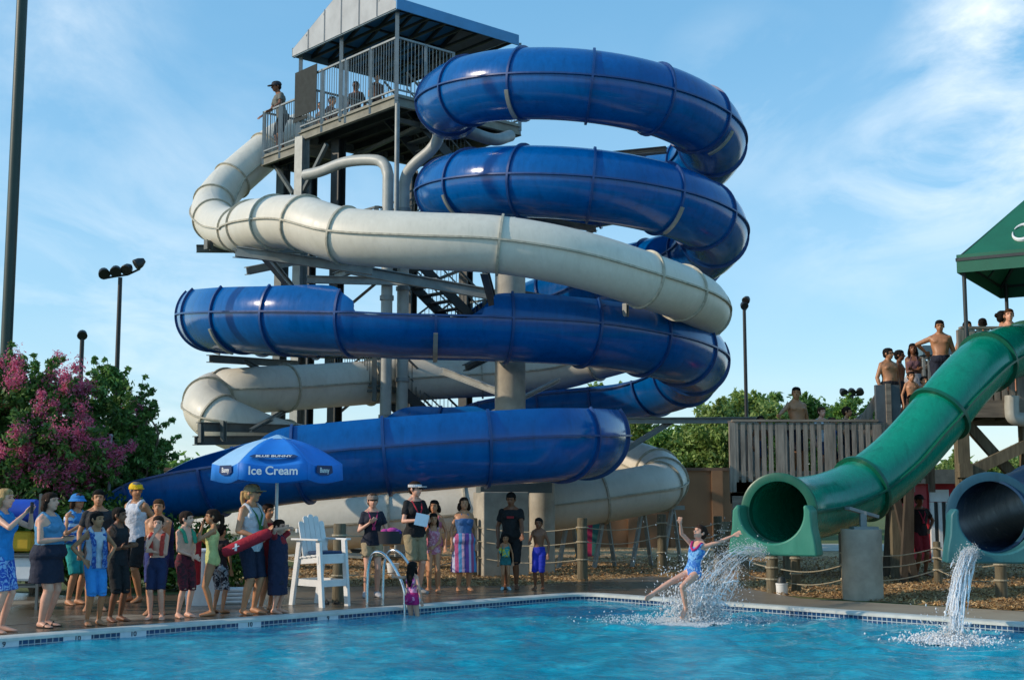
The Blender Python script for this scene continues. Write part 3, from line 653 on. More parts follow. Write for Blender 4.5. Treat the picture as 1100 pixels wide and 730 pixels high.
# columns of the tower (I sections) placed where the picture shows them
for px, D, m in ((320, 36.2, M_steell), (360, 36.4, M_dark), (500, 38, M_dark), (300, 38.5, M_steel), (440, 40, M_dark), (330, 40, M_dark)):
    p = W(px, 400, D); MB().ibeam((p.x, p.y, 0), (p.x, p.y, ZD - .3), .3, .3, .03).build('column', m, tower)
for z in (3.2, 6.3, 9.2):
    g = MB(); ps = [W(px, 400, D) for px, D in ((320, 36.2), (360, 36.4), (500, 38), (440, 40), (330, 40))]
    for i in range(5): a, b2 = ps[i], ps[(i + 1) % 5]; g.ibeam((a.x, a.y, z), (b2.x, b2.y, z), .14, .2)
    g.build('girder', M_steel, tower)
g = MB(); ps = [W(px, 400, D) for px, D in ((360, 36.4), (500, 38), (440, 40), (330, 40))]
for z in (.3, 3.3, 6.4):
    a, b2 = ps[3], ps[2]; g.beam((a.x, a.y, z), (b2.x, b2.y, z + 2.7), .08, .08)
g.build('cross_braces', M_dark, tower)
# stairs: zigzag flights
def flight(a, b2, w, side):
    a = Vector(a); b2 = Vector(b2); d = b2 - a; n = max(6, int(abs(d.z) / .19)); st = MB(); tr = MB(); rl = MB(); side = Vector(side)
    for s_ in (-.5, .5): st.beam(a + side * w * s_, b2 + side * w * s_, .05, .28)
    hd = Vector((d.x, d.y, 0)).normalized(); rot = Matrix((hd, side, UPZ)).transposed()
    for i in range(n): p = a + d * (i + .5) / n; tr.box(p + UPZ * .04, (.29, w - .06, .035), rot)
    st.build('stringer', M_dark, tower); tr.build('stair_treads', M_steel, tower)
    for s_ in (-.5, .5):
        o = side * w * s_; rl.beam(a + o + UPZ * .95, b2 + o + UPZ * .95, .045, .045).beam(a + o + UPZ * .5, b2 + o + UPZ * .5, .03, .03)
        for i in range(n * 2 + 1): p = a + o + d * i / (n * 2); rl.beam(p, p + UPZ * .95, .018, .018)
    rl.build('stair_railing', M_steel, tower)
LA = DC + RD * .0 + LD * .3
zs = [ZD, ZD - 2.0, ZD - 3.9, ZD - 5.8, ZD - 7.7, ZD - 9.6, 0.1]
for i in range(6):
    z0, z1 = zs[i], zs[i + 1]; lane = 1.3 if i % 2 == 0 else 2.5
    if i % 2 == 0: a = TW(lane, .9, z0); b2 = TW(lane, 3.6, z1)
    else: a = TW(lane, 3.6, z0); b2 = TW(lane, .9, z1)
    flight(a, b2, 1.05, LD)
    rr = 4.1 if i % 2 == 0 else .4
    MB().box(TW(1.9, rr, z1 - .02), (2.3, .95, .06), Matrix((LD, RD, UPZ)).transposed()).build('stair_landing', M_steel, tower)
    o = .45 if i % 2 == 0 else -.45
    if i < 5: railing(TW(.75, rr + o, z1), TW(3.05, rr + o, z1), z1, 1.0, 2, 'landing_railing', m=M_steel, pm=M_steel)
    if i < 5: railing(TW(.75, rr + o, z1), TW(.75, rr - o, z1), z1, 1.0, 2, 'landing_railing', m=M_steel, pm=M_steel)
# downpipes feeding the slides: a thing each
a = W(418, 195, 33.6)
dp = wthing('water_pipe', (a.x, a.y, 0), 'white vertical water pipe left of its twin, bending under the top deck', 'pipe')
p0 = W(327, 190, 35.5); pp = [W(328, 188, 35.6), W(345, 184, 35.2), W(372, 174, 34.6), (W(402, 172, 34)), W(413, 177, 33.8), W(417, 188, 33.6)] ; top = pp[-1]
pts = catmull(pp, 6).tolist() + [(top.x, top.y, z) for z in np.linspace(top.z - .2, .1, 10)]
MB().pipe(pts, .15, 14).build('pipe_run', M_pvc, dp, smooth=50)
for z in (8.2, 6.7, 5.5, 3.6): MB().pipe([(top.x, top.y, z), (top.x, top.y, z + .12)], .185, 14).build('pipe_collar', M_steell, dp, smooth=40)
dp = wthing('water_pipe', (W(434, 300, 33.9).x, W(434, 300, 33.9).y, 0), 'right hand white water pipe with an S bend by the second blue loop', 'pipe')
pp = [W(471, 138, 33.3), W(470, 150, 33.3), W(462, 162, 33.4), W(448, 174, 33.6), W(438, 186, 33.8), W(434, 200, 33.9)]; top = pp[-1]
pts = catmull(pp, 6).tolist() + [(top.x, top.y, z) for z in np.linspace(top.z - .2, .1, 10)]
MB().pipe(pts, .155, 14).build('pipe_run', M_pvc, dp, smooth=50)
for z in (9.1, 7, 4.6): MB().pipe([(top.x, top.y, z), (top.x, top.y, z + .1)], .19, 14).build('pipe_collar', M_steell, dp, smooth=40)
# big flume support arm from deck corner under the top blue loop
dp = wthing('water_pipe', W(458, 118, 32.7), 'grey pipe sloping away under the start of the top blue loop', 'pipe')
MB().pipe(catmull([W(456, 112, 32.6), W(470, 126, 32.6), W(500, 140, 32.8), W(530, 150, 33.4), W(548, 146, 34.2)], 6).tolist(), .16, 14).build('pipe_run', M_steell, dp, smooth=50)
pole = wthing('prop_pole', W(426, 200, 32.9).to_2d().to_3d(), 'thin grey pole dropping from the front corner of the top deck', 'pole')
p = W(426, 200, 32.95); MB().pipe([(p.x, p.y, ZD - .3), (p.x, p.y, W(426, 272, 32.95).z)], .065, 10).build('shaft', M_steell, pole, smooth=50); q_ = W(360, 274, 36.2); MB().ibeam((p.x + .1, p.y - .1, W(426, 274, 32.95).z), (q_.x, q_.y, W(426, 274, 32.95).z), .14, .18).build('bearing_beam', M_steell, pole)
# ============================================================= WOODEN PLATFORM ON THE RIGHT
FZ = W(860, 512, 26.2).z     # lower deck floor
PZ = 3.62                    # upper platform floor
plat = wthing('wooden_platform', (6, 26, 0), 'weathered wooden queue deck and stairs leading up to the green slide', 'wooden platform')
def pt(px, D, z): r = ray(px, 500); x = r.x / r.y * D; return Vector((x, D, z))
# deck floor
x0, x1 = pt(787, 26.2, 0).x, pt(968, 26.2, 0).x; D0, D1 = 26.2, 28.8
MB().prism([(x0, D0), (x1, D0), (x1, D1), (pt(789, D1, 0).x, D1)], .05, Matrix.Translation((0, 0, FZ - .055))).build('deck_boards', M_woodh, plat)
mb = MB()
for z in (FZ - .19, FZ - .42): mb.box(((x0 + x1) / 2, D0 + .02, z), (x1 - x0 + .1, .06, .21))
mb.beam(Vector((x0 + .03, D0 + .1, FZ - .3)), Vector((pt(790, D1, 0).x, D1, FZ - .3)), .06, .42).build('fascia_boards', M_woodh, plat)
mb.build('fascia_boards', M_woodh, plat)
mb = MB().box((x0 + .1, D0 - .065, FZ - .5), (.26, .08, .25)).box((x0 + .1, D0 - .065, FZ - .8), (.3, .08, .3)).build('fascia_block', M_woodh, plat)
for px in (796, 845, 905, 960):
    for D in (26.35, 28.6):
        p = pt(px, D, 0); MB().box((p.x, p.y, (FZ - .05) / 2), (.2, .2, FZ - .05)).build('post', M_post, plat)
def picket_rail(a, b, z0, h, n, parent=plat, cap=True, w=.085, posts=4):
    a = Vector((a.x, a.y, z0)); b = Vector((b.x, b.y, z0)); mb = MB(); sd = (b - a).normalized().cross(UPZ)
    for i in range(n):
        p = a + (b - a) * (i + .5) / n; j = random.uniform(-.012, .012)
        mb.beam(p + UPZ * (-.1 + j) + sd * .04, p + UPZ * (h - .03 + j) + sd * .04, w, .035, sd)
    mb.build('pickets', M_wood, parent)
    rl = MB().beam(a + UPZ * (h - .12), b + UPZ * (h - .12), .05, .12).beam(a + UPZ * .06, b + UPZ * .06, .05, .12)
    if cap: rl.beam(a + UPZ * (h + .002), b + UPZ * (h + .002), .17, .045)
    rl.build('hand_rail', M_woodh, parent)
    for i in range(posts):
        p = a + (b - a) * i / (posts - 1); MB().beam(p - UPZ * .3, p + UPZ * (h - .04), .12, .12).build('rail_post', M_wood, parent)
RH = 1.12
picket_rail(pt(787, 26.2, 0), pt(944, 26.2, 0), FZ, RH, 21)
picket_rail(pt(787, 26.4, 0), pt(790, 28.6, 0), FZ, RH - .01, 9, posts=2)
picket_rail(pt(795, 28.8, 0), pt(1000, 28.8, 0), FZ, RH, 22, posts=4)
picket_rail(pt(948, 26.23, 0), pt(978, 26.33, 0), FZ, RH, 5, posts=2, cap=False)
# solid wooden bin wall above the rail
zt = W(957, 413, 26.2).z; zb = W(957, 452, 26.2).z - .9
xa, xb = pt(944, 26.2, 0).x, pt(970, 26.2, 0).x
MB().box(((xa + xb) / 2, 26.3, (zt + zb) / 2), (xb - xa, .12, zt - zb)).build('stair_side_wall', mat('grey_panel', hx('4e565b'), .7, var=.3, scale=3), plat)
MB().box(((xa + xb) / 2, 26.22, (zt + zb) / 2), (.1, .06, zt - zb + .04)).build('wall_batten', M_woodh, plat)
# stairs rising to the upper platform: treads and raking rails
sa = pt(915, 27.4, FZ); sb = pt(1026, 27.4, PZ)
n = 9; tr = MB()
for i in range(n):
    p = sa + (sb - sa) * (i + .5) / n; tr.box((p.x, p.y, p.z), (.36, 1.7, .05)); tr.box((p.x - .17, p.y, p.z - .08), (.03, 1.7, .15))
tr.build('stair_treads', M_woodh, plat)
for D in (26.52, 28.28): a = Vector((sa.x, D, sa.z - .1)); b = Vector((sb.x, D, sb.z - .1)); MB().beam(a, b, .06, .3).build('stringer', M_woodh, plat)
a = W(922, 460, 26.5); b = W(950, 415, 26.5); MB().beam(a, b, .06, .16).build('raking_rail', M_wood, plat)
a = Vector((sa.x, 28.3, sa.z + 1.0)); b = Vector((sb.x, 28.3, sb.z + 1)); MB().beam(a, b, .1, .06).build('raking_rail', M_wood, plat)
mb = MB()
for i in range(14): p = a.lerp(b, (i + .5) / 14); mb.beam(p - UPZ * .95, p, .05, .03)
mb.build('raking_pickets', M_wood, plat)
# small blue grey roofed gate with white pickets behind the stairs
ga, gb = W(992, 381, 28.1), W(1014, 381, 28.1); mb = MB()
for i in range(5): p = ga.lerp(gb, i / 4); mb.beam(p - UPZ * .95, p, .05, .03)
mb.build('white_pickets', mat('pale_pickets', hx('9ea6a6'), .6), plat)
MB().box(((ga.x + gb.x) / 2, 28.1, ga.z + .08), (.62, .5, .2)).build('pale_blue_box', mat('pale_blue_board', hx('5f7f8e'), .6), plat)
# upper platform
ux0 = pt(1030, 26.4, 0).x; UX1 = ux0 + 3.6
MB().box(((ux0 + UX1) / 2, 27.6, PZ - .04), (UX1 - ux0, 3.2, .08)).build('upper_deck_boards', M_woodh, plat)
for D in (25.98, 29.2): MB().box(((ux0 + UX1) / 2, D, PZ - .24), (UX1 - ux0 - .1, .1, .34)).build('upper_girder', M_woodh, plat)
mb = MB()
for i in range(7): x = ux0 + .3 + i * .5; mb.box((x, 27.6, PZ - .2), (.06, 3.0, .22))
mb.build('joists', M_post, plat)
picket_rail(Vector((ux0, 26.02, 0)), Vector((UX1, 26.02, 0)), PZ, W(1060, 352, 26.0).z - PZ, 24, posts=4, w=.11)
picket_rail(Vector((ux0 + .15, 29.1, 0)), Vector((UX1, 29.1, 0)), PZ, 1.1, 24, posts=4)
for px, D in ((1034, 26.3), (1104, 26.3), (1034, 29.0), (1150, 29)):
    p = pt(px, D, 0); MB().box((p.x, p.y, (PZ - .1) / 2), (.24, .24, PZ - .1)).build('post', M_post, plat)
a = W(1036, 452, 26.5); b = W(1090, 512, 26.5); MB().beam(a, b, .16, .2).build('cross_brace', M_post, plat)
a = W(1030, 512, 26.15); b = W(1102, 478, 26.15); MB().beam(a, b, .16, .22).build('cross_brace', M_post, plat)
a = W(1030, 505, 26.1); MB().box((a.x + .1, a.y, a.z), (.26, .3, .28)).build('brace_block', M_post, plat)
# platform legs and clutter under the slide
for px, D, l in ((966, 25.2, .1), (973, 26, .04), (979, 25.6, -.22), (960, 27.6, 0), (948, 27, .1)):
    p = pt(px, D, 0); MB().beam(p, p + Vector((l * 2, 0, FZ + .2)), .13, .13, (0, 1, 0)).build('under_post', mat('shade_toned_timber', hx('4a4136'), .9, var=.35, scale=4, stretch=(5, 5, .7)), plat)  # post wood darkened: the shadow under the slide is put into the colour
# white elbow drain pipe below the platform
wp_ = wthing('drain_pipe', W(1090, 430, 25.8), 'short white elbow pipe hanging under the wooden platform', 'pipe')
MB().pipe(catmull([W(1087, 425, 25.9), W(1087, 440, 25.9), W(1090, 449, 25.9), W(1110, 451, 25.9)], 5).tolist(), .14, 14).build('pipe_run', M_pvc, wp_, smooth=50)
# green canopy
can = wthing('shade_canopy', (8.5, 24.5, PZ), 'dark green fabric canopy on thin posts over the top of the green slide', 'canopy')
M_can = mat('green_canopy_fabric', hx('12614a'), .6, var=.12, scale=1.5, bmp=.2, bscale=5)
M_cani = mat('canopy_underside', hx('123a30'), .7)
zc = W(1028, 277, 25.4).z; a = W(1028, 277, 25.4); s_ = 3.9
e0_, e1_ = Vector((.85, -.53, 0)) * 4, Vector((.53, .85, 0)) * 4; b0 = Vector((a.x, 25.4, zc)); base = [b0, b0 + e0_, b0 + e0_ + e1_, b0 + e1_]
apx = (base[0] + base[2]) / 2; apx = Vector((apx.x, apx.y, W(1180, 166, apx.y).z)); vs = base + [apx]
q = MB().add(vs, [(0, 1, 4), (1, 2, 4), (2, 3, 4), (3, 0, 4)]).build('canopy_top', M_can, can); md = q.modifiers.new('t', 'SOLIDIFY'); md.thickness = .03
q = MB()
for i in range(4): q.beam(base[i] - UPZ * .12, base[(i + 1) % 4] - UPZ * .12, .025, .36)
q.build('canopy_valance', M_can, can)
q = MB()
for i in range(4): q.beam(base[i] - UPZ * .05, apx - UPZ * .1, .06, .08); q.beam(base[i] - UPZ * .04, base[(i + 1) % 4] - UPZ * .04, .06, .06)
for t in (.33, .66):
    L = [p.lerp(apx, t) - UPZ * .1 for p in base]; [q.beam(L[i], L[(i + 1) % 4], .05, .05) for i in range(4)]
for i in range(4):
    for t in (.33, .66): e = base[i].lerp(base[(i + 1) % 4], t); q.beam(e - UPZ * .04, e.lerp(apx, .5) - UPZ * .1, .04, .04)
q.build('canopy_frame', M_dark, can)
for p in (base[0] + Vector((.16, .1, 0)), base[3] + Vector((.05, -.2, 0)), base[2] + Vector((-.2, -.05, 0)), base[1] + Vector((-.05, .2, 0))):
    MB().pipe([(p.x, p.y, PZ - .1), (p.x, p.y, zc)], .04, 10).build('canopy_post', M_dark, can, smooth=50)
# white swirl emblem on the slope facing the pool
nrm_ = (base[1] - base[0]).cross(apx - base[0]).normalized(); nrm_ = nrm_ if nrm_.y < 0 else -nrm_
ctr = W(1099, 250, 25.5); d_ = (ctr - CAM).normalized(); tt = (base[0] - CAM).dot(nrm_) / d_.dot(nrm_); ctr = CAM + d_ * tt + nrm_ * .02
ux = (base[1] - base[0]).normalized(); uy = nrm_.cross(ux); uy = uy if uy.z > 0 else -uy
pts = []
for i in range(22): A = R(150 - i * 16); rr = .24 + .0 * i; pts.append(ctr + ux * rr * math.cos(A) * .8 + uy * rr * math.sin(A))
MB().pipe(pts, [.01 + .045 * math.sin(PI * i / 21) for i in range(22)], 6).build('swirl_emblem', M_white, can, smooth=50)
# ============================================================= BUILDINGS BEHIND
M_brown = mat('brown_render', hx('8a6a4e'), .85, var=.18, scale=.8, bmp=.2, bscale=20)
zt = W(740, 505, 42).z; xa, xb = pt(150, 42, 0).x, pt(795, 42, 0).x
bw = wthing('boundary_wall', ((xa + xb) / 2, 42, 0), 'long low brown rendered wall behind the slides', 'wall')
MB().box(((xa + xb) / 2, 42.15, zt / 2), (xb - xa, .3, zt)).build('wall_face', M_brown, bw)
MB().box(((xa + xb) / 2, 42.15, zt + .04), (xb - xa + .2, .42, .1)).build('wall_cap', mat('brown_cap', hx('6a5546'), .8), bw)
mb = MB()
for px in range(500, 800, 45): p = pt(px, 41.95, 0); mb.box((p.x, 41.97, zt / 2), (.35, .1, zt - .01))
mb.build('pilasters', M_brown, bw)
hut = wthing('snack_hut', W(1000, 560, 33).to_2d().to_3d(), 'small red and white patterned hut with a pale door frame behind the green slide', 'hut')
m, nt, b = newmat('red_dotted_wall'); tc = nt.nodes.new('ShaderNodeTexCoord'); vo = nt.nodes.new('ShaderNodeTexVoronoi'); vo.inputs['Scale'].default_value = 4.2; vo.inputs['Randomness'].default_value = 0
nt.links.new(tc.outputs['Object'], vo.inputs['Vector']); r = ramp(nt, vo.outputs['Distance'], [(.18, hx('d8c8c0')), (.24, hx('b3202a'))]); nt.links.new(r.outputs['Color'], b.inputs['Base Color']); b.inputs['Roughness'].default_value = .7; M_red = m
hx0, hx1 = pt(994, 33, 0).x, pt(1048, 33, 0).x; ht = W(1000, 519, 33).z; hr = W(1000, 504, 33).z
MB().box(((hx0 + hx1) / 2, 34.2, ht / 2), (hx1 - hx0, 2.4, ht)).build('wall', M_red, hut)
MB().box(((hx0 + hx1) / 2, 34.1, ht + .17), (hx1 - hx0 + .3, 2.9, hr - ht)).build('roof_band', mat('hut_roof_band', hx('a48b78'), .8, var=.2), hut)
dx0, dx1 = pt(998, 32.9, 0).x, pt(1018, 32.9, 0).x; dt = W(1000, 526, 32.9).z
mb = MB(); mb.box(((dx0 + dx1) / 2, 32.94, dt - .14), (dx1 - dx0, .1, .3))
for x in (dx0 + .04, (dx0 + dx1) / 2, dx1 - .04): mb.box((x, 32.94, (dt - .3) / 2), (.09, .1, dt - .3))
mb.build('door_frame', M_white, hut)
MB().box(((dx0 + dx1) / 2, 32.96, (dt - .3) / 2), (dx1 - dx0 - .1, .04, dt - .31)).build('dark_door', M_dark, hut)
# ============================================================= LAMP POSTS
def flood_pole(px, D, ztop, r, heads, label, name='floodlight_pole', m=M_black, hs=1.0):
    p = pt(px, D, 0); t = thing(name, (p.x, p.y, 0), 0, label, 'light pole', 'floodlight poles around the pool')
    MB().pipe([(0, 0, 0), (0, 0, ztop)], [r * 1.25, r], 14).build('pole', m, t, smooth=50)
    if heads:
        cb = MB(); n = len(heads)
        cb.pipe([(h[0], 0, ztop + h[1]) for h in heads] + [(0, 0, ztop)] * (n == 1), .045, 8).build('crossarm', m, t)
        for x, z, yaw in heads:
            z += ztop
            M = Matrix.Rotation(yaw, 4, 'Z') @ Matrix.Rotation(R(35), 4, 'X'); hb = MB()
            rings = [((0, .2, 0), .1, .1, (1, 0, 0), (0, 0, 1)), ((0, .02, 0), .2, .2, (1, 0, 0), (0, 0, 1)), ((0, -.2, 0), .24, .24, (1, 0, 0), (0, 0, 1)), ((0, -.22, 0), .22, .22, (1, 0, 0), (0, 0, 1))]
            hb.loft(rings, 12); hb.v = [tuple(M @ (Vector(v) * hs) + Vector((x, 0, z + .26))) for v in hb.v]; hb.cone((x, 0, z), (x, 0, z + .2), .03, .03)
            hb.build('lamp_head', m, t, smooth=40)
    return t
zt = W(122, 298, 52).z; M_post2 = mat('shade_toned_timber', hx('4a4136'), .9, var=.35, scale=4, stretch=(5, 5, .7))
flood_pole(122, 52, zt, .085, [(-.68, -.04, .5), (-.18, .05, .2), (.3, .12, -.2), (.78, .35, -1.1)], 'tall floodlight pole with four lamp heads on a curved crossarm')
flood_pole(83, 60, W(83, 362, 60).z, .1, [(0, -.1, .3)], 'short dark pole with one lamp head seen over the crape myrtle')
flood_pole(803, 46, W(803, 332, 46).z, .06, [(-.02, -.1, .2), (.1, .1, -.6)], 'slim dark pole with a small lamp head right of the spiral slides', hs=.62)
flood_pole(917, 75, W(917, 425, 75).z, .12, [(-.5, 0, .3), (.0, .02, 0), (.5, .04, -.3)], 'distant pole with three lamp heads over the boys on the deck')
p = pt(1, 26.5, 0); t = thing('light_pole', (p.x, p.y, 0), 0, 'thick dark green pole running up out of the picture at the far left', 'light pole')
MB().pipe([(0, 0, 0), (0, 0, 16)], [.118, .11], 20).build('shaft', mat('dark_green_pole', hx('1d3630'), .45), t, smooth=50); MB().pipe([(0, 0, 0), (0, 0, .1)], .25, 16).build('base_plate', M_dark, t)
p = pt(118, 23.5, 0); t = thing('sign_post', (p.x, p.y, 0), 0, 'thin grey metal post standing in the shrubs behind the man in the yellow cap', 'post')
MB().pipe([(0, 0, 0), (0, 0, W(118, 468, 23.5).z)], .03, 8).build('shaft', M_steell, t); MB().ell((0, 0, W(118, 468, 23.5).z), (.04, .04, .04)).build('finial', M_steell, t)
# ============================================================= ROPE FENCE
posts = [(366, 20.9, W(366, 562, 20.9).z, .1, 0, 'thick'), (625, 26, W(625, 556, 26).z, .1, 0, ''), (710, 29.0, W(710, 552, 29).z, .1, 0, ''), (770, 31.5, W(770, 554, 31.5).z, .1, 0, ''), (779, 25.9, W(779, 560, 25.9).z, .1, .22, ''), (827, 22.8, W(827, 592, 22.8).z, .1, 0, ''), (852, 23.0, .95, .08, 0, ''), (508, 27.3, 1.2, .1, 0, ''), (905, 22.1, W(905, 585, 22.1).z, .07, 0, ''), (300, 23, .95, .09, 0, ''), (1003, 25, .8, .07, 0, ''), (1070, 21.5, .9, .09, 0, '')]
lbs = ['stout wooden post right of the white lifeguard chair', 'grey wooden rope post between the boy in blue trunks and the sliding girl', 'wooden rope post under the right bend of the lowest cream tube', 'far wooden rope post beside the queue deck', 'leaning wooden post left of the green slide mouth', 'short wooden post below the green slide mouth', 'low wooden post in the mulch under the green slide', 'dark wooden post behind the woman in the striped skirt', 'thin post close to the stubby concrete cylinder', 'wooden post behind the lifeguard and the red shirted child', 'wooden post right of the stubby concrete cylinder', 'wooden post below the teal slide mouth']
tops = []
for (px, D, zt, r_, ln, k), lb in zip(posts, lbs):
    p = pt(px, D, 0); t = thing('wooden_post', (p.x, p.y, 0), 0, lb, 'post', 'wooden rope fence posts')
    MB().pipe([(-ln, 0, 0), (-ln * .5, 0, zt * .5), (0, 0, zt - .02), (0, 0, zt)], [r_ * 1.08, r_ * 1.02, r_, r_ * .9], 14).build('shaft', M_post, t, smooth=35)
    for h in (.34, .62, .85): MB().pipe([(math.cos(a) * r_ * 1.1 - ln * (1 - h), math.sin(a) * r_ * 1.1, zt * h) for a in np.linspace(0, 2 * PI, 13)[:-1]], .018, 6, closed=True).build('rope_ring', M_rope, t)
    tops.append((p, zt))
ropes = [(0, 7), (7, 1), (1, 2), (2, 3), (4, 5), (5, 8), (9, 0), (8, 10), (10, 11)]
for i, (a, b) in enumerate(ropes):
    mb = MB(); pa, za = tops[a]; pb, zb = tops[b]
    for h in (.34, .62, .85):
        if b == 5 or a == 5 or a == 9:
            if h == .85: continue
        mb.pipe([Vector((pa.x + (pb.x - pa.x) * t, pa.y + (pb.y - pa.y) * t, (za * (1 - t) + zb * t) * h - .1 * math.sin(PI * t))) for t in np.linspace(0.01, .99, 12)], .010, 6)
    lb = 'rope strands strung between ' + ['the post by the lifeguard chair and the dark post', 'the dark post and the post near the sliding girl', 'the two posts under the cream tube', 'the two furthest posts by the brown wall', 'the leaning post and the short post', 'the short post and the concrete cylinder', 'the posts behind the lifeguard', 'the concrete cylinder and the post to its right', 'the two rightmost posts'][i]
    tag(mb.build('rope', M_rope, smooth=50), lb, 'rope', 'ropes between the fence posts')
# ============================================================= POOL FURNITURE
# umbrella
ub = pt(298, 19.2, 0); um = thing('patio_umbrella', ub, 0, 'blue and pale blue ice cream umbrella on a white pole beside the lifeguard chair', 'umbrella')
M_ub = mat('umbrella_blue', hx('1678d2'), .6, var=.06, bmp=.1, bscale=60); M_up = mat('umbrella_pale', hx('8fbadb'), .6, var=.06, bmp=.1, bscale=60)
zr = W(298, 497, 18.6).z; za = W(298, 469, 19.2).z; RU = .94
MB().pipe([(0, 0, 0), (0, 0, za - .02)], .024, 12).build('pole', M_white, um, smooth=50)
n6 = 6; off = R(-90 - 24); corners = [Vector((RU * math.cos(off + i * PI / 3), RU * math.sin(off + i * PI / 3), zr)) for i in range(6)]
apex = Vector((0, 0, za)); panels = []
for i in range(6):
    a, b = corners[i], corners[(i + 1) % 6]; vs = []; fs = []; nu, nv = 8, 8
    for j in range(nv + 1):
        t = j / nv
        for k in range(nu + 1):
            u = k / nu; e = a.lerp(b, u); p = apex.lerp(e, t); p.z += .10 * math.sin(PI * t) * .8 - .05 * math.sin(PI * u) * t; 
            p += Vector((e.x, e.y, 0)) * (-.06 * math.sin(PI * u) * t); vs.append(p)
    for k in range(nu + 1):
        p = vs[nv * (nu + 1) + k]; vs.append(p + Vector((p.x * .015, p.y * .015, -.235)))
    for j in range(nv + 1):
        for k in range(nu): A = j * (nu + 1) + k; fs.append((A, A + 1, A + nu + 2, A + nu + 1))
    blue_ = i in (0, 1, 3)
    q = MB(); q.k = 0; q.add(vs, fs[:nv * nu]); q.k = 1; q.f += fs[nv * nu:]; q.mi += [1] * (len(fs) - nv * nu)
    o = q.build('panel', [M_ub if blue_ else M_up, M_ub], um, smooth=40, fix=False); md = o.modifiers.new('t', 'SOLIDIFY'); md.thickness = .006; panels.append((a, b))
MB().loft([(apex + UPZ * .03, .03, .03, (1, 0, 0), (0, 1, 0)), (apex - UPZ * .01, .13, .13, (1, 0, 0), (0, 1, 0)), (apex - UPZ * .035, .2, .2, (1, 0, 0), (0, 1, 0))], 6).build('top_cap', M_up, um)
for i in range(6): MB().pipe([apex - UPZ * .06, apex.lerp(corners[i], .5) + UPZ * .04, corners[i] - UPZ * .02], .008, 6).build('rib', M_white, um)
def on_panel(i, body, size, vt, dz, m, face='valance', name='lettering'):
    a, b = corners[i], corners[(i + 1) % 6]; mid_ = (a + b) / 2; ux = (b - a).normalized(); out = Vector((mid_.x, mid_.y, 0)).normalized()
    if face == 'valance': up = (UPZ + out * -.02).normalized(); pos = mid_ - out * .045 - UPZ * dz + out * .03
    else: e = mid_ - out * .05; up = (apex - e).normalized(); pos = e.lerp(apex, vt) + UPZ * (.10 * math.sin(PI * (1 - vt)) * .8) + out * .05
    nn = ux.cross(up).normalized(); 
    if nn.dot(out) < 0: ux = -ux; nn = -nn
    M = Matrix((ux, up, nn)).transposed().to_4x4(); M.translation = pos + nn * .012
    o = text_mesh(body, size, m, name) if isinstance(body, str) else body; o.parent = um; o.matrix_parent_inverse = Matrix()
    o.location = M.translation; o.rotation_euler = M.to_euler(); return o
on_panel(0, 'Ice Cream', .165, 0, .115, M_white)
pl = MB().prism([(-.34, 0), (-.28, .05), (.28, .05), (.34, 0), (.28, -.05), (-.28, -.05)], .003).build('logo_plate', mat('logo_navy', hx('17305c'), .5)); on_panel(0, pl, 0, .13, 0, None, 'slope')
on_panel(0, 'BLUE BUNNY', .085, .13, 0, M_white, 'slope').delta_location = (0, -.006, .0)
for i in (5, 1):
    pl = MB().prism([(-.22, -.03), (-.2, .07), (.2, .07), (.22, -.03), (.1, -.07), (-.1, -.07)], .003).build('logo_plate', MATS['logo_navy']); on_panel(i, pl, 0, 0, .1, None)
    on_panel(i, 'Bunny', .1, 0, .1, M_white).delta_location = (0, -.006, 0)
# lifeguard chair, facing right
cb = G(341, 652); ch = thing('lifeguard_chair', (cb.x, cb.y + .25, 0), R(48), 'white wooden lifeguard chair with rounded slatted back and arm rest', 'chair')
w_, d_ = .5, .5; SH = .78
for sx, sy, k in ((-1, -1, 0), (1, -1, 0), (-1, 1, 1), (1, 1, 1)):
    x = sx * w_ / 2
    if k == 0: MB().beam((x, -d_ / 2 - .1, 0), (x, -d_ / 2, 1.0), .05, .09, (0, 1, 0)).build('leg', M_white, ch, bevel=.004)
    else: MB().beam((x, d_ / 2 + .12, 0), (x, d_ / 2 - .05, 1.0), .05, .09, (0, 1, 0)).build('leg', M_white, ch, bevel=.004)
mb = MB()
for i in range(5): mb.box((0, -.24 + i * .11, SH - i * .012), (w_ + .02, .1, .025))
mb.build('seat', M_white, ch, bevel=.003)
mb = MB()
MB().box((0, d_ / 2 + .06, .36), (w_, .03, .1)).build('back_rail', M_white, ch); mb.box((0, -d_ / 2 - .08, .36), (w_, .03, .1)); mb.build('foot_rail', M_white, ch, bevel=.003); mb = MB()
mb.box((0, -d_ / 2 - .02, SH - .07), (w_ + .06, .03, .12))
mb.build('step_rail', M_white, ch, bevel=.003)
for s in (-1, 1): MB().box((s * (w_ / 2 + .03), 0, 1.01), (.1, .64, .028)).build('arm_rest', M_white, ch, bevel=.006); MB().beam((s * (w_ / 2 - .03), -d_ / 2 - .05, .36), (s * (w_ / 2 - .03), d_ / 2 + .05, .36), .03, .1).beam((s * (w_ / 2 - .03), -d_ / 2, SH - .06), (s * (w_ / 2 - .03), d_ / 2, SH - .1), .03, .1).build('side_rail', M_white, ch)
mb = MB(); BH = .66
for i in range(5):
    x = (i - 2) * .1; top = BH * (1 - .16 * ((i - 2) / 2) ** 2); pr = []
    for k in range(7): A = PI * k / 6; pr.append((x + .047 * math.cos(A), top - .03 + .03 * math.sin(A)))
    pr += [(x - .047, 0), (x + .047, 0)]
    M = Matrix.Translation((0, d_ / 2 - .12, SH - .04)) @ Matrix.Rotation(R(90 - 14), 4, 'X'); mb.prism(pr, .022, M)
mb.build('backrest', M_white, ch, bevel=.003)
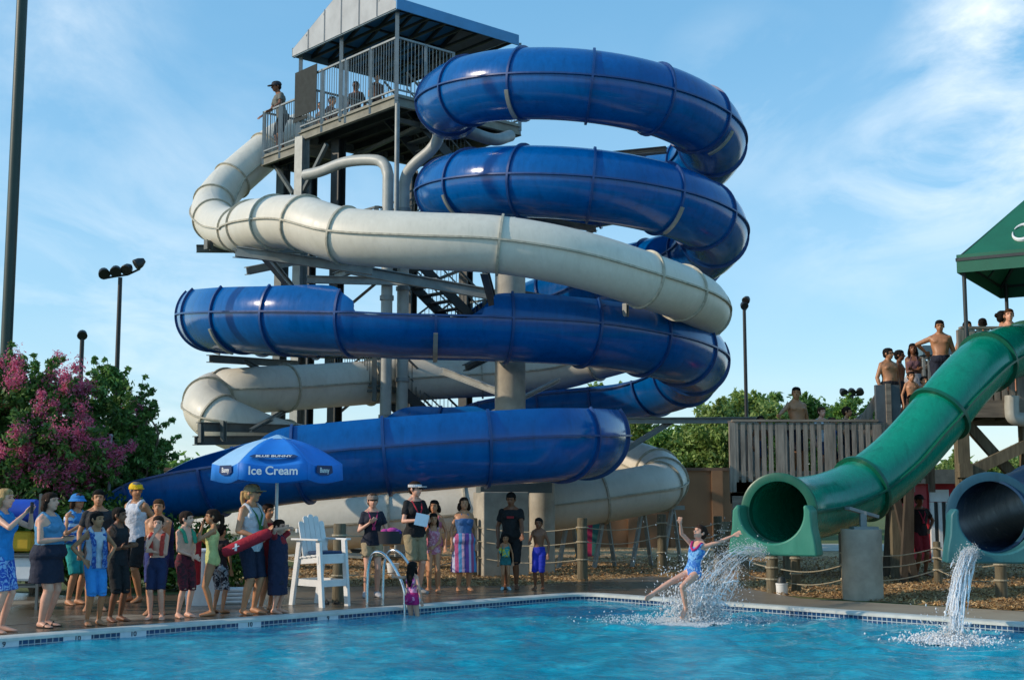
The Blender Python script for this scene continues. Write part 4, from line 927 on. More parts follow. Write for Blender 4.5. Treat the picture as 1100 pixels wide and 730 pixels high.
M = Matrix.Translation((0, d_ / 2 - .1, SH - .04)) @ Matrix.Rotation(R(90 - 14), 4, 'X')
MB().beam(M @ Vector((-.27, .42, -.02)), M @ Vector((.27, .42, -.02)), .03, .06).build('back_batten', M_white, ch)
MB().box((0, -.1, SH + .03), (.4, .36, .05)).build('seat_pad', mat('navy_pad', hx('1f3a5c'), .8), ch, bevel=.02)
# pool ladder rails
lp = pt(425, 20.4, 0); la = G(432, 655); ld = thing('pool_ladder', (la.x, la.y, 0), 0, 'chrome pool ladder with two curved grab rails', 'ladder')
dv = V * 1.0
for k, (px, D) in enumerate(((436, 19.75), (452, 20.3))):
    e = pt(px, D, 0) - Vector((la.x, la.y, 0)); bk = -Vector((V.x, V.y, 0)); bk = (bk + Vector((-.35, 0, 0))).normalized()
    P = [e + Vector((0, 0, -1.0)), e + Vector((0, 0, 0)), e + Vector((0, 0, .32)) + bk * .03, e + bk * .22 + UPZ * .62, e + bk * .42 + UPZ * .8, e + bk * .6 + UPZ * .8, e + bk * .7 + UPZ * .62, e + bk * .72 + UPZ * .3, e + bk * .72]
    MB().pipe(catmull(P, 6).tolist(), .024, 12).build('grab_rail', M_chrome, ld, smooth=60)
e0_ = pt(436, 19.75, 0) - Vector((la.x, la.y, 0)); e1_ = pt(452, 20.3, 0) - Vector((la.x, la.y, 0))
for z in (-.3, -.6, -.9): MB().beam(e0_ + UPZ * z, e1_ + UPZ * z, .08, .03).build('step', M_chrome, ld)
# small white bucket with dark lid by the slide, red drink, white barrel, crate
def frustum_thing(name, p, r0, r1, h, m, label, cat, lid=None):
    t = thing(name, (p.x, p.y, 0), 0, label, cat)
    prof = [(r0 * .96, 0), (r0, .01), (r1, h - .03), (r1 * 1.05, h - .025), (r1 * 1.05, h), (r1 * .9, h)]
    mb = MB().loft([((0, 0, z), r, r, (1, 0, 0), (0, 1, 0)) for r, z in prof], 24); mb.build('body', m, t, smooth=40)
    if lid: MB().loft([((0, 0, h + .001), r1 * .8, r1 * .8, (1, 0, 0), (0, 1, 0)), ((0, 0, h + .06), r1 * .75, r1 * .75, (1, 0, 0), (0, 1, 0)), ((0, 0, h + .1), r1 * .5, r1 * .5, (1, 0, 0), (0, 1, 0))], 20).build('lid', lid, t, smooth=40)
    return t
frustum_thing('bucket', G(840, 638), .095, .1, .19, M_white, 'small white bucket with a dark lid on the deck by the green slide', 'bucket', M_dark)
frustum_thing('bin', G(203, 655) + Vector((0, .9, 0)), .27, .33, .85, M_white, 'white plastic bin behind the boy in dark red trunks', 'bin')
frustum_thing('bucket', G(422, 618), .1, .13, .26, M_white, 'white pail in the mulch behind the woman with the basket', 'bucket')
g = G(243, 651); t = thing('folded_towels', (g.x, g.y + .5, 0), .2, 'stack of folded white towels on the deck behind the lifeguard', 'towels'); mb = MB()
for i in range(4): mb.box((0, 0, .04 + i * .06), (.5 - .02 * (i % 2), .34, .052))
mb.build('towel_stack', M_white, t, bevel=.02)
g = G(350, 651); t = thing('flip_flops', (g.x, g.y + .45, .012), .3, 'dark pair of sandals under the lifeguard chair', 'sandals')
for s in (-.08, .08): MB().loft([((s, -.12, z), .045, .13, (1, 0, 0), (0, 1, 0)) for z in (0, .02)], 16).build('sole', M_black, t); MB().pipe([(s - .04, -.12, .02), (s, -.17, .07), (s + .04, -.12, .02)], .008, 6).build('strap', M_black, t)
# parked toys/loungers far behind: two bright pool toys stacked by the cream tube
for px, col, lb in ((622, 'c9952c', 'yellow foam mat leaning beyond the mulch'), (633, 'a82a55', 'crimson foam mat leaning beyond the mulch'), (639, '2c6b68', 'teal foam mat leaning beyond the mulch')):
    p = pt(px, 36, 0); t = thing('foam_mat', (p.x, p.y, 0), 0, lb, 'foam mat', 'foam mats leaning in a row')
    MB().beam((0, 0, .0), (0.05, .3, 1.05), .24, .05, (0, 1, 0)).build('mat', mat('mat_' + col, hx(col), .7), t, bevel=.02)
# playground loungers at the far left: rack with blue barrel, yellow and white items
g = pt(20, 19.4, 0); t = thing('gear_rack', (g.x, g.y, 0), 0, 'metal rack with a royal blue tank and yellow float at the far left edge', 'rack')
mb = MB()
for x in (-.45, .35): mb.beam((x, 0, 0), (x, 0, 1.7), .04, .04); mb.beam((x, .4, 0), (x, .4, 1.7), .04, .04)
for z in (.35, .8, 1.25): mb.beam((-.45, 0, z), (.35, 0, z), .03, .03); mb.beam((-.45, .4, z), (.35, .4, z), .03, .03); mb.box((-.05, .2, z), (.8, .38, .02))
mb.build('frame', M_steel, t)
MB().loft([((x, .2, 1.45), r_, r_, (0, 1, 0), (0, 0, 1)) for x, r_ in ((-.42, .1), (-.38, .17), (.22, .17), (.27, .1))], 20).build('blue_tank', mat('royal_blue_plastic', hx('1f49b0'), .35), t, smooth=40)
MB().box((-.1, .18, 1.0), (.6, .2, .3)).build('yellow_float', mat('yellow_foam', hx('c9a021'), .7), t, bevel=.05)
MB().box((.0, .18, .6), (.55, .25, .36)).build('white_box', M_white, t, bevel=.04)
MB().box((-.3, .18, 1.0), (.12, .22, .38)).build('blue_box', mat('royal_blue_plastic', hx('1f49b0'), .35), t, bevel=.02)
# ============================================================= TREES AND PLANTS
def leafmat(name, cs, trans=.35, rough=.55):
    if name in MATS: return MATS[name]
    m, nt, b = newmat(name); ge = nt.nodes.new('ShaderNodeNewGeometry')
    r = ramp(nt, ge.outputs['Random Per Island'], [(i / (len(cs) - 1), hx(c)) for i, c in enumerate(cs)])
    n = noise(nt, .9, 3); r2 = ramp(nt, n.outputs['Fac'], [(.35, (.7, .7, .7)), (.65, (1.15, 1.15, 1.1))])
    mx = nt.nodes.new('ShaderNodeMixRGB'); mx.blend_type = 'MULTIPLY'; mx.inputs['Fac'].default_value = 1
    nt.links.new(r.outputs['Color'], mx.inputs[1]); nt.links.new(r2.outputs['Color'], mx.inputs[2]); nt.links.new(mx.outputs[0], b.inputs['Base Color']); b.inputs['Roughness'].default_value = rough
    tr = nt.nodes.new('ShaderNodeBsdfTranslucent'); nt.links.new(mx.outputs[0], tr.inputs['Color']); ms = nt.nodes.new('ShaderNodeMixShader'); ms.inputs[0].default_value = trans
    nt.links.new(b.outputs[0], ms.inputs[1]); nt.links.new(tr.outputs[0], ms.inputs[2]); nt.links.new(ms.outputs[0], nt.nodes['Material Output'].inputs['Surface']); MATS[name] = m; return m
M_leafd = leafmat('leaf_dark_green', ['3c5c2c', '547a3c', '6c964a', '84aa58'])
M_leafm = leafmat('leaf_mid_green', ['456a2c', '5a8236', '739a44', '8aa850'])
M_leafp = leafmat('leaf_pale_green', ['6f8a44', '8aa456', 'a4b86e'])
M_pink = leafmat('pink_blossom', ['c04470', 'dd6a92', 'e78fae', 'cc5880'], .4)
M_bark = mat('bark', hx('6b5a48'), .9, var=.35, scale=5, bmp=.5)
def leaves(C, Rr, per, size, sd, shell=.35, flat=1.0):
    """quads around clump centres; C (k,3), Rr (k,)"""
    rg = np.random.default_rng(sd); k = len(C); n = k * per; ci = np.repeat(np.arange(k), per)
    d = rg.normal(size=(n, 3)); d /= np.linalg.norm(d, axis=1)[:, None]
    rad = (shell + (1 - shell) * rg.random(n)) ** .8 * Rr[ci]; rad *= .75 + .5 * rg.random(n)
    p = C[ci] + d * rad[:, None] * np.array([1, 1, flat])
    a = rg.normal(size=(n, 3)); a /= np.linalg.norm(a, axis=1)[:, None]; b = np.cross(a, rg.normal(size=(n, 3))); b /= np.linalg.norm(b, axis=1)[:, None]
    s = size * (.6 + .8 * rg.random(n))[:, None]
    v = np.stack([p - a * s, p + b * s * .42 - a * s * .1, p + a * s, p - b * s * .42 - a * s * .1], 1).reshape(-1, 3)
    return v
def quads_obj(name, v, m, parent=None):
    me = bpy.data.meshes.new(name); n = len(v); me.vertices.add(n); me.vertices.foreach_set('co', v.ravel()); me.loops.add(n); me.loops.foreach_set('vertex_index', np.arange(n))
    me.polygons.add(n // 4); me.polygons.foreach_set('loop_start', np.arange(0, n, 4)); me.polygons.foreach_set('loop_total', np.full(n // 4, 4)); me.update(); me.materials.append(m)
    o = bpy.data.objects.new(name, me); COL.objects.link(o)
    if parent is not None: o.parent = parent
    return o
def tree(px, D, crown, label, cat='tree', name='broadleaf_tree', m=M_leafm, seed=1, ncl=60, per=160, size=.09, trunk_r=.15, clump=.55, blossoms=0, group=None, multi=1, base=None, twigs=0):
    tw = []

    rg = np.random.default_rng(seed); b = pt(px, D, 0); t = thing(name, (b.x, b.y, 0), 0, label, cat, group); B = np.array(b)
    lob = [(np.array(W(q[0], q[1], D + q[3])) - B, q[2]) for q in crown]; wts = np.array([q[1] ** 2 for q in lob]); wts /= wts.sum()
    C = []; li = []
    for i in rg.choice(len(lob), ncl, p=wts):
        c, r = lob[i]; d = rg.normal(size=3); d /= np.linalg.norm(d); C.append(c + d * r * (.35 + .65 * rg.random() ** .6) * np.array([1, 1, .85])); li.append(i)
    C = np.array(C); C[:, 2] = np.maximum(C[:, 2], .25); Rr = clump * (.5 + .8 * rg.random(len(C)))
    if twigs:
        cen_ = np.mean([q[0] for q in lob], axis=0); T2 = []; R2 = []
        for i in rg.permutation(len(C))[:twigs]:
            d = C[i] - cen_; d /= np.linalg.norm(d) + 1e-6; d = d + rg.normal(size=3) * .35 + np.array([0, 0, .35]); d /= np.linalg.norm(d); L_ = rg.uniform(.3, .65)
            tw.append((C[i], C[i] + d * L_))
            for q in np.linspace(.15, 1, 6): T2.append(C[i] + d * L_ * q + rg.normal(size=3) * .03); R2.append(.11 * (1.15 - q * .7))
        v_ = np.concatenate([leaves(C, Rr, per, size, seed + 5, .2, .75), leaves(np.array(T2), np.array(R2), 26, size * .9, seed + 6, .1, 1)])
    else: v_ = leaves(C, Rr, per, size, seed + 5, .2, .75)
    o = quads_obj('crown', v_, m, t)
    if blossoms:
        up = C[:, 2] + rg.random(len(C)) * .4; top = np.array(C)[np.argsort(-Rr)][:blossoms] if False else C[rg.permutation(len(C))[:blossoms]]
        bc = []
        for c in top:
            d = c - lob[0][0]; d = d / (np.linalg.norm(d) + 1e-6); d[1] = -abs(d[1]) - .3; bc.append(c + d * clump * .9 + np.array([0, 0, .1]))
        bc = np.array(bc); bc = np.concatenate([bc, bc + rg.normal(size=bc.shape) * .12 + np.array([0, 0, .1])]); quads_obj('blossoms', leaves(bc, .1 + .13 * rg.random(len(bc)), 170, .026, seed + 9, .05, 1.25), M_pink, t)
    tk = MB(); cz = min(q[0][2] - q[1] * .4 for q in lob); cen = sum(q[0] for q in lob) / len(lob)
    for s_ in range(multi):
        o0 = np.array([rg.normal() * .12, rg.normal() * .12, 0]) if multi > 1 else np.zeros(3); fork = cen * .35 + o0; fork[2] = max(.5, cz)
        tk.pipe(catmull([o0, o0 * .6 + fork * .5, fork], 4).tolist(), np.linspace(trunk_r, trunk_r * .6, 9).tolist(), 9)
        for c, r in lob:
            tk.pipe(catmull([fork, (fork + c) / 2 + rg.normal(size=3) * .15, c], 4).tolist(), np.linspace(trunk_r * .55, trunk_r * .18, 9).tolist(), 7)
    for p_, q_ in tw: tk.pipe([p_.tolist(), q_.tolist()], [.012, .004], 4)
    for i in rg.permutation(len(C))[:28]:
        c = lob[li[i]][0]; tk.pipe([c.tolist(), ((c + C[i]) / 2 + rg.normal(size=3) * .06).tolist(), C[i].tolist()], [trunk_r * .16, trunk_r * .1, trunk_r * .04], 5)
    tk.build('trunk', M_bark, t, smooth=50); return t
tree(40, 23.2, [(25, 455, 1.0, 0), (52, 425, .45, .2), (-12, 425, .8, .2), (15, 490, 1.2, -.2), (72, 462, .6, 0), (70, 500, .8, 0), (-40, 465, 1.1, 0), (42, 400, .2, 0), (20, 395, .2, 0)], 'crape myrtle covered in pink blossom at the far left', name='crape_myrtle', m=M_leafd, seed=3, ncl=165, per=190, size=.06, clump=.27, blossoms=120, trunk_r=.08, multi=3, twigs=130)
tree(125, 24.6, [(112, 455, .6, 0), (122, 420, .3, 0), (142, 450, .3, 0), (155, 468, .22, 0), (128, 488, .65, 0), (96, 488, .7, 0), (95, 440, .35, 0), (142, 492, .4, 0), (134, 405, .12, 0), (160, 445, .1, 0), (115, 515, .7, 0), (152, 482, .2, 0)], 'dark green crape myrtle with wispy branches and few blossoms left of the slides', name='crape_myrtle', m=M_leafd, seed=8, ncl=190, per=75, size=.055, clump=.21, blossoms=6, trunk_r=.07, multi=3, twigs=190)
for i, (px, D, h, w_, lb) in enumerate(((-15, 22.3, 1.6, 1.0, 'rounded dark shrub at the far left edge behind the gear rack'), (40, 22.8, 1.7, 1.0, 'dark leafy shrub behind the woman in grey blue'), (85, 23.2, 1.6, 1.0, 'dark leafy shrub behind the person in the striped towel'), (128, 23.6, 1.5, .9, 'dark leafy shrub behind the man in the yellow cap'), (172, 23.8, 1.2, .85, 'low shrub behind the two shirtless boys'), (212, 23.6, 1.0, .7, 'lowest shrub under the end of the blue trough'))):
    b = pt(px, D, 0); t = thing('shrub', (b.x, b.y, 0), 0, lb, 'shrub', 'shrubs behind the group on the left'); rg = np.random.default_rng(40 + i)
    C = np.stack([rg.uniform(-w_, w_, 46), rg.uniform(-.6, .6, 46), rg.uniform(.15, 1, 46) ** .7 * h], 1); C[:, 2] *= 1 - .35 * (np.abs(C[:, 0]) / w_) ** 2
    quads_obj('foliage', leaves(C, .3 + .1 * rg.random(46), 170, .055, 60 + i, .2), leafmat('leaf_shrub', ['34541f', '486e28', '628a38', '7a9a45']), t)
    tk = MB(); [tk.pipe([(0, 0, 0), tuple(C[j] * .5 + np.array([0, 0, .1])), tuple(C[j])], [.03, .02, .008], 6) for j in range(9)]; tk.build('stems', M_bark, t)
# tree line beyond
def btree(px, D, top, r, lb, m, seed, base_py=520):
    k = F / D; cy = top + r * k
    crown = [(px, cy, r, 0), (px - r * k * .6, cy + r * k * .5, r * .75, .5), (px + r * k * .6, cy + r * k * .45, r * .75, -.5), (px, min(cy + r * k, base_py), r * .8, 0)]
    tree(px, D, crown, lb, name='broadleaf_tree', m=m, seed=seed, ncl=105, per=190, size=.105, clump=.5, trunk_r=.22, twigs=60, group='trees beyond the pool')
for i, a in enumerate(((700, 50, 458, 1.5, 'dark bushy tree just right of the spiral slides beyond the wall', M_leafm), (655, 56, 408, 1.9, 'tree seen through the gap between the blue troughs', M_leafp), (735, 52, 448, 1.5, 'mid green tree behind the wall in the middle of the right gap', M_leafm), (772, 49, 428, 1.6, 'pale green airy tree left of the slim dark pole', M_leafp), (810, 50, 415, 1.5, 'pale green tree behind the queue deck beside the slim pole', M_leafp), (838, 52, 411, 1.6, 'green tree right behind the man leaning on the deck rail', M_leafm),
                       (600, 58, 420, 1.9, 'tree hidden mostly by the middle concrete column', M_leafm), (910, 70, 422, 1.5, 'small distant tree above the boys on the deck', M_leafm), (1030, 60, 488, 1.5, 'green tree seen through the timber cross bracing', M_leafp), (1075, 55, 486, 1.6, 'green tree behind the blue tube at the right edge', M_leafp), (990, 62, 490, 1.3, 'dark tree top behind the red and white hut', M_leafm), (880, 60, 470, 1.5, 'tree behind the pickets of the queue deck', M_leafm))):
    btree(*a[:5], a[5], 100 + i)
for i, (px, D, top, r, lb) in enumerate(((172, 75, 494, 1.3, 'small distant tree left of the blue trough end'), (150, 80, 499, 1.4, 'distant low tree behind the wispy crape myrtle'), (192, 85, 496, 1.2, 'faraway tree touching the end of the blue trough'))): btree(px, D, top, r, lb, M_leafm, 140 + i, 530)
# far wood closing the horizon
rg = np.random.default_rng(77); xs = rg.uniform(-130, 170, 620); C = np.stack([xs, 105 + rg.uniform(-8, 25, 620), rg.uniform(.3, 1, 620) * 3.6 * (1 + .25 * np.sin(xs * .11))], 1)
o = quads_obj('distant_wood', leaves(C, 1.6 + rg.random(620), 90, .42, 78, .2), M_leafm); tag(o, 'low green wood along the horizon behind everything', 'wood', kind='stuff')
# wood chips strewn on the mulch
xy = []
rg = np.random.default_rng(5)
while len(xy) < 60000:
    D = 19.5 + 16 * rg.random() ** 1.7; px = rg.uniform(230, 1110); p = pt(px, D, 0)
    if in_poly(p.x, p.y, mul) and not in_poly(p.x, p.y, deck_out): xy.append((p.x, p.y))
xy = np.array(xy); n = len(xy); P = np.column_stack([xy, .012 + .03 * rg.random(n)]); a = rg.normal(size=(n, 3)) * np.array([1, 1, .35]); a /= np.linalg.norm(a, axis=1)[:, None]; b = np.cross(a, np.array([0, 0, 1.]) + rg.normal(size=(n, 3)) * .4); b /= np.linalg.norm(b, axis=1)[:, None]
s = (.01 + .024 * rg.random(n))[:, None]; v = np.stack([P - a * s - b * s * .4, P + a * s - b * s * .35, P + a * s + b * s * .4, P - a * s + b * s * .35], 1).reshape(-1, 3)
o = quads_obj('wood_chips', v, leafmat('chip_mat', ['8a6a44', 'bb9868', 'd6b88a', '98744c', '6a4e36'], 0, .9)); tag(o, 'tan and brown wood chips covering the ground behind the pool deck', 'wood chips', kind='stuff')
# ============================================================= SPLASHES
def drops_obj(name, P, S, m, stretch=None, parent=None):
    base = np.array([(1, 0, 0), (-1, 0, 0), (0, 1, 0), (0, -1, 0), (0, 0, 1), (0, 0, -1)], float); fi = np.array([(0, 2, 4), (2, 1, 4), (1, 3, 4), (3, 0, 4), (2, 0, 5), (1, 2, 5), (3, 1, 5), (0, 3, 5)])
    n = len(P); S = S * .72; v = P[:, None] + base[None] * S[:, None, None]
    if stretch is not None: v += stretch[:, None] * base[None, :, 2:3] * S[:, None, None] * 1.9
    f = (fi[None] + np.arange(n)[:, None, None] * 6).reshape(-1, 3); me = bpy.data.meshes.new(name); me.vertices.add(n * 6); me.vertices.foreach_set('co', v.ravel()); me.loops.add(f.size); me.loops.foreach_set('vertex_index', f.ravel()); me.polygons.add(len(f)); me.polygons.foreach_set('loop_start', np.arange(0, f.size, 3)); me.polygons.foreach_set('loop_total', np.full(len(f), 3)); me.update(); me.materials.append(m); me.shade_smooth()
    o = bpy.data.objects.new(name, me); COL.objects.link(o); 
    if parent is not None: o.parent = parent
    return o
m, nt, b = newmat('foamy_water'); b.inputs['Base Color'].default_value = (.93, .96, .98, 1); b.inputs['Roughness'].default_value = .2; b.inputs['Transmission Weight'].default_value = .3; b.inputs['IOR'].default_value = 1.33; M_foam = m
def arcs(n, src, vel, spread, tmax, rg, jit=.08, s0=.006, s1=.016, g=9.8):
    P = src + rg.normal(size=(n, 3)) * jit; v = np.array(vel) + rg.normal(size=(n, 3)) * np.array(spread); t = rg.random(n)[:, None] * tmax
    Q = P + v * t; Q[:, 2] -= .5 * g * t[:, 0] ** 2; vv = v.copy(); vv[:, 2] -= g * t[:, 0]; vv /= np.linalg.norm(vv, axis=1)[:, None] + 1e-6
    k = Q[:, 2] > WZ; return Q[k], (s0 + (s1 - s0) * rg.random(n) ** 2.5)[k], vv[k]
def strands(name, groups, m, seed, parent=None):
    # broken ropes of water following their ballistic arcs
    rg = np.random.default_rng(seed); mb = MB()
    for n, src, vel, spread, tmax, r0, jit in groups:
        for _ in range(n):
            p = np.array(src) + rg.normal(size=3) * jit; v = np.array(vel) + rg.normal(size=3) * np.array(spread); t0 = rg.random() * tmax * .75; t1 = min(tmax, t0 + tmax * rg.uniform(.12, .4)); pts = []
            for t in np.linspace(t0, t1, 7):
                q = p + v * t + rg.normal(size=3) * .006; q[2] -= 4.9 * t * t
                if q[2] < WZ - .01: break
                pts.append(q.tolist())
            if len(pts) > 2:
                r = r0 * rg.uniform(.4, 1.2); k = len(pts); mb.pipe(pts, [r * (.25 + math.sin(PI * (i + .3) / k) * rg.uniform(.6, 1.2)) for i in range(k)], 6)
    return mb.build(name, m, parent, smooth=True, fix=False)
rg = np.random.default_rng(21); parts = []
mo = np.array(W(822, 594, 20.6)); tgt = np.array(SPL); T = .55
v0 = (tgt - mo) / T; v0[2] = (WZ - mo[2] + .5 * 9.8 * T * T) / T
parts.append(arcs(2600, mo, v0, (.5, .35, .5), T, rg, .05))
parts.append(arcs(3000, np.array(G(790, 640, WZ)) * [1, 1, 0] + [0, .6, .0], (-.6, -.2, 2.9), (.7, .4, .8), .55, rg, .12, .005, .013))
parts.append(arcs(5200, tgt + [0, 0, .02], (.5, .2, 2.2), (.8, .6, .9), .5, rg, .2, .005, .014))
parts.append(arcs(4200, tgt + [.15, .2, .02], (.15, .1, 1.6), (.35, .4, .7), .45, rg, .2, .006, .018))
a = np.linspace(0, 1, 1700); parts.append((tgt[None] + np.stack([-.15 + 1.0 * rg.normal(size=1700) * .55, rg.normal(size=1700) * .28, np.abs(rg.normal(size=1700)) * .05], 1), .006 + .01 * rg.random(1700), rg.normal(size=(1700, 3)) * .2))
P, S, VV = (np.concatenate([q[i] for q in parts]) for i in range(3)); o = drops_obj('water_splash', P, S, M_foam, VV); tag(o, 'white spray and droplets thrown up around the girl flying off the green slide', 'splash', kind='stuff')
strands('water_strands', [(45, mo, v0, (.3, .25, .2), T, .007, .05), (110, tgt + [0, 0, .02], (.45, .2, 2.1), (.6, .45, .7), .36, .010, .15), (130, tgt + [.18, .2, .02], (.1, .1, 1.5), (.35, .3, .5), .34, .012, .15), (90, tgt + [.1, 0, 0], (.3, .1, .9), (.9, .6, .35), .22, .024, .2)], M_foam, 51, o)
mo = np.array(W(1046, 594, 19.4)); tgt = np.array(SPR); T = .5; v0 = (tgt - mo) / T; v0[2] = (WZ - mo[2] + .5 * 9.8 * T * T) / T; parts = []
parts.append(arcs(8500, mo, v0, (.13, .13, .1), T, rg, .05, .006, .016)); parts.append(arcs(1600, mo, v0, (.22, .22, .2), T, rg, .06, .005, .011))
parts.append(arcs(1300, tgt, (0, 0, 1.2), (.5, .4, .5), .32, rg, .14, .005, .014))
parts.append((tgt[None] + np.stack([rg.normal(size=1700) * .27, rg.normal(size=1700) * .25, np.abs(rg.normal(size=1700)) * .04], 1), .008 + .018 * rg.random(1700), rg.normal(size=(1700, 3)) * .2))
P, S, VV = (np.concatenate([q[i] for q in parts]) for i in range(3)); o = drops_obj('water_jet', P, S, M_foam, VV); tag(o, 'stream of water falling from the teal slide mouth into the pool', 'water jet', kind='stuff')
strands('water_strands', [(170, mo, v0, (.11, .11, .08), T, .011, .045), (60, tgt, (0, 0, 1.1), (.4, .35, .4), .25, .016, .12)], M_foam, 52, o)
# churned foam lying on the water around each splash
def foam(name, c, rx, ry, seed, lb):
    rg = np.random.default_rng(seed); n = 9000; A = rg.random(n) * 2 * PI; r = rg.random(n) ** .6; lob = 1 + .25 * np.sin(3 * A + 1) + .2 * np.sin(7 * A)
    P = np.stack([c[0] + rx * r * np.cos(A) * lob, c[1] + ry * r * np.sin(A) * lob, np.full(n, WZ + .012) + .03 * rg.random(n) * (1 - r)], 1); b0 = drops_obj(name, P, .005 + .016 * rg.random(n) * (1.1 - r), M_foam); tag(b0, lb, 'foam', kind='stuff')
foam('foam', np.array(SPL) + [.05, -.05, 0], .62, .55, 31, 'churned white foam on the water under the flying girl')
foam('foam', np.array(SPR), .42, .42, 32, 'churned white foam where the water jet meets the pool')
# ============================================================= PEOPLE
SK = {'fair': 'd8a288', 'tan': 'be8762', 'olive': 'ab7752', 'brown': '7c4f35', 'deep': '5e3b28'}
def skinmat(k):
    nm = 'skin_' + k
    if nm in MATS: return MATS[nm]
    m, nt, b = newmat(nm); at = nt.nodes.new('ShaderNodeAttribute'); at.attribute_name = 'tint'; mx = nt.nodes.new('ShaderNodeMixRGB'); mx.blend_type = 'MULTIPLY'; mx.inputs['Fac'].default_value = 1
    n = noise(nt, 9, 4); c = hx(SK[k]); r = ramp(nt, n.outputs['Fac'], [(.3, tuple(x * .88 for x in c)), (.7, tuple(min(1, x * 1.1) for x in c))])
    nt.links.new(r.outputs['Color'], mx.inputs[1]); nt.links.new(at.outputs['Color'], mx.inputs[2]); nt.links.new(mx.outputs[0], b.inputs['Base Color'])
    b.inputs['Roughness'].default_value = .48; b.inputs['Subsurface Weight'].default_value = .0; MATS[nm] = m; return m
def cloth(c, pattern=None, c2=None):
    nm = 'cloth_' + c + (pattern or '') + (c2 or '')
    if nm in MATS: return MATS[nm]
    m, nt, b = newmat(nm); c = hx(c); tc = nt.nodes.new('ShaderNodeTexCoord')
    if pattern in ('stripes', 'bands'):
        wv = nt.nodes.new('ShaderNodeTexWave'); wv.bands_direction = 'Z' if pattern == 'bands' else 'X'; wv.inputs['Scale'].default_value = 3.2 if pattern == 'bands' else 6; wv.inputs['Distortion'].default_value = 1.2 if pattern == 'bands' else .6
        nt.links.new(tc.outputs['Object'], wv.inputs['Vector']); f = wv.outputs['Fac']; r = ramp(nt, f, [(.42, c), (.55, hx(c2))])
    elif pattern == 'multi':
        sx = nt.nodes.new('ShaderNodeSeparateXYZ'); nt.links.new(tc.outputs['Object'], sx.inputs[0]); ff = nt.nodes.new('ShaderNodeMath'); ff.operation = 'MULTIPLY'; ff.inputs[1].default_value = 3.6; nt.links.new(sx.outputs['X'], ff.inputs[0])
        fr = nt.nodes.new('ShaderNodeMath'); fr.operation = 'FRACT'; nt.links.new(ff.outputs[0], fr.inputs[0]); r = ramp(nt, fr.outputs[0], [(0, hx('7a4a9a')), (.2, hx('b8bcd8')), (.35, hx('a8507e')), (.55, hx('4c8ec0')), (.75, hx('c8a0b8')), (.9, hx('4c4a8c'))]); r.color_ramp.interpolation = 'CONSTANT'
    elif pattern == 'floral':
        n = noise(nt, 16, 3, .6, tc.outputs['Object'], 1.2); r = ramp(nt, n.outputs['Fac'], [(.48, c), (.54, hx(c2))])
    else:
        n = noise(nt, 12, 4, .6, tc.outputs['Object']); r = ramp(nt, n.outputs['Fac'], [(.3, tuple(x * .85 for x in c)), (.7, tuple(min(1, x * 1.1 + .002) for x in c))])
    nt.links.new(r.outputs['Color'], b.inputs['Base Color']); b.inputs['Roughness'].default_value = .85
    nb = noise(nt, 7, 4, .6, tc.outputs['Object'], 1.5); bump(nt, b, nb.outputs['Fac'], .7, .03); MATS[nm] = m; return m
HAIRC = {'black': '15110f', 'dark': '2a1c14', 'brown': '46301f', 'blond': 'a98a5c', 'grey': '6a6560'}
def hairmat(k): return mat('hair_' + k, hx(HAIRC[k]), .8, spec=.2, var=.5, scale=30, bmp=.8, bscale=60, stretch=(1, 1, .2))
PENDING = []
def rem(mb, name, m, parent, voxel, smooth=2, post=None, root=False):
    o = mb.build(name, m, parent, smooth=True, fix=False); r = o.modifiers.new('r', 'REMESH'); r.mode = 'VOXEL'; r.voxel_size = voxel; r.use_smooth_shade = True
    s = o.modifiers.new('s', 'SMOOTH'); s.factor = .5; s.iterations = smooth; PENDING.append((o, post)); return o
def ik(a, t, l1, l2, hint):
    a = np.array(a, float); t = np.array(t, float); d = t - a; L = np.linalg.norm(d); mxl = (l1 + l2) * .998
    if L > mxl: d *= mxl / L; L = mxl; t = a + d
    u = d / L; x = (l1 ** 2 - l2 ** 2 + L * L) / (2 * L); h = math.sqrt(max(0, l1 * l1 - x * x)); hn = np.array(hint, float); hn -= u * hn.dot(u); hn /= np.linalg.norm(hn) + 1e-9
    return a + u * x + hn * h, t
ARM = {'down': (.135, -.02, .5), 'hip': (.115, -.02, .575), 'cross': (-.03, -.105, .66), 'front': (.045, -.15, .655), 'chin': (.015, -.1, .835), 'brow': (.05, -.09, .915), 'phone': (.04, -.19, .83), 'rail': (.17, -.2, .6), 'siderail': (.26, -.05, .63), 'back': (.13, .08, .52), 'chest': (.04, -.1, .72), 'mid': (.09, -.14, .6), 'out': (.3, -.06, .62), 'clasp': (.0, -.12, .58)}
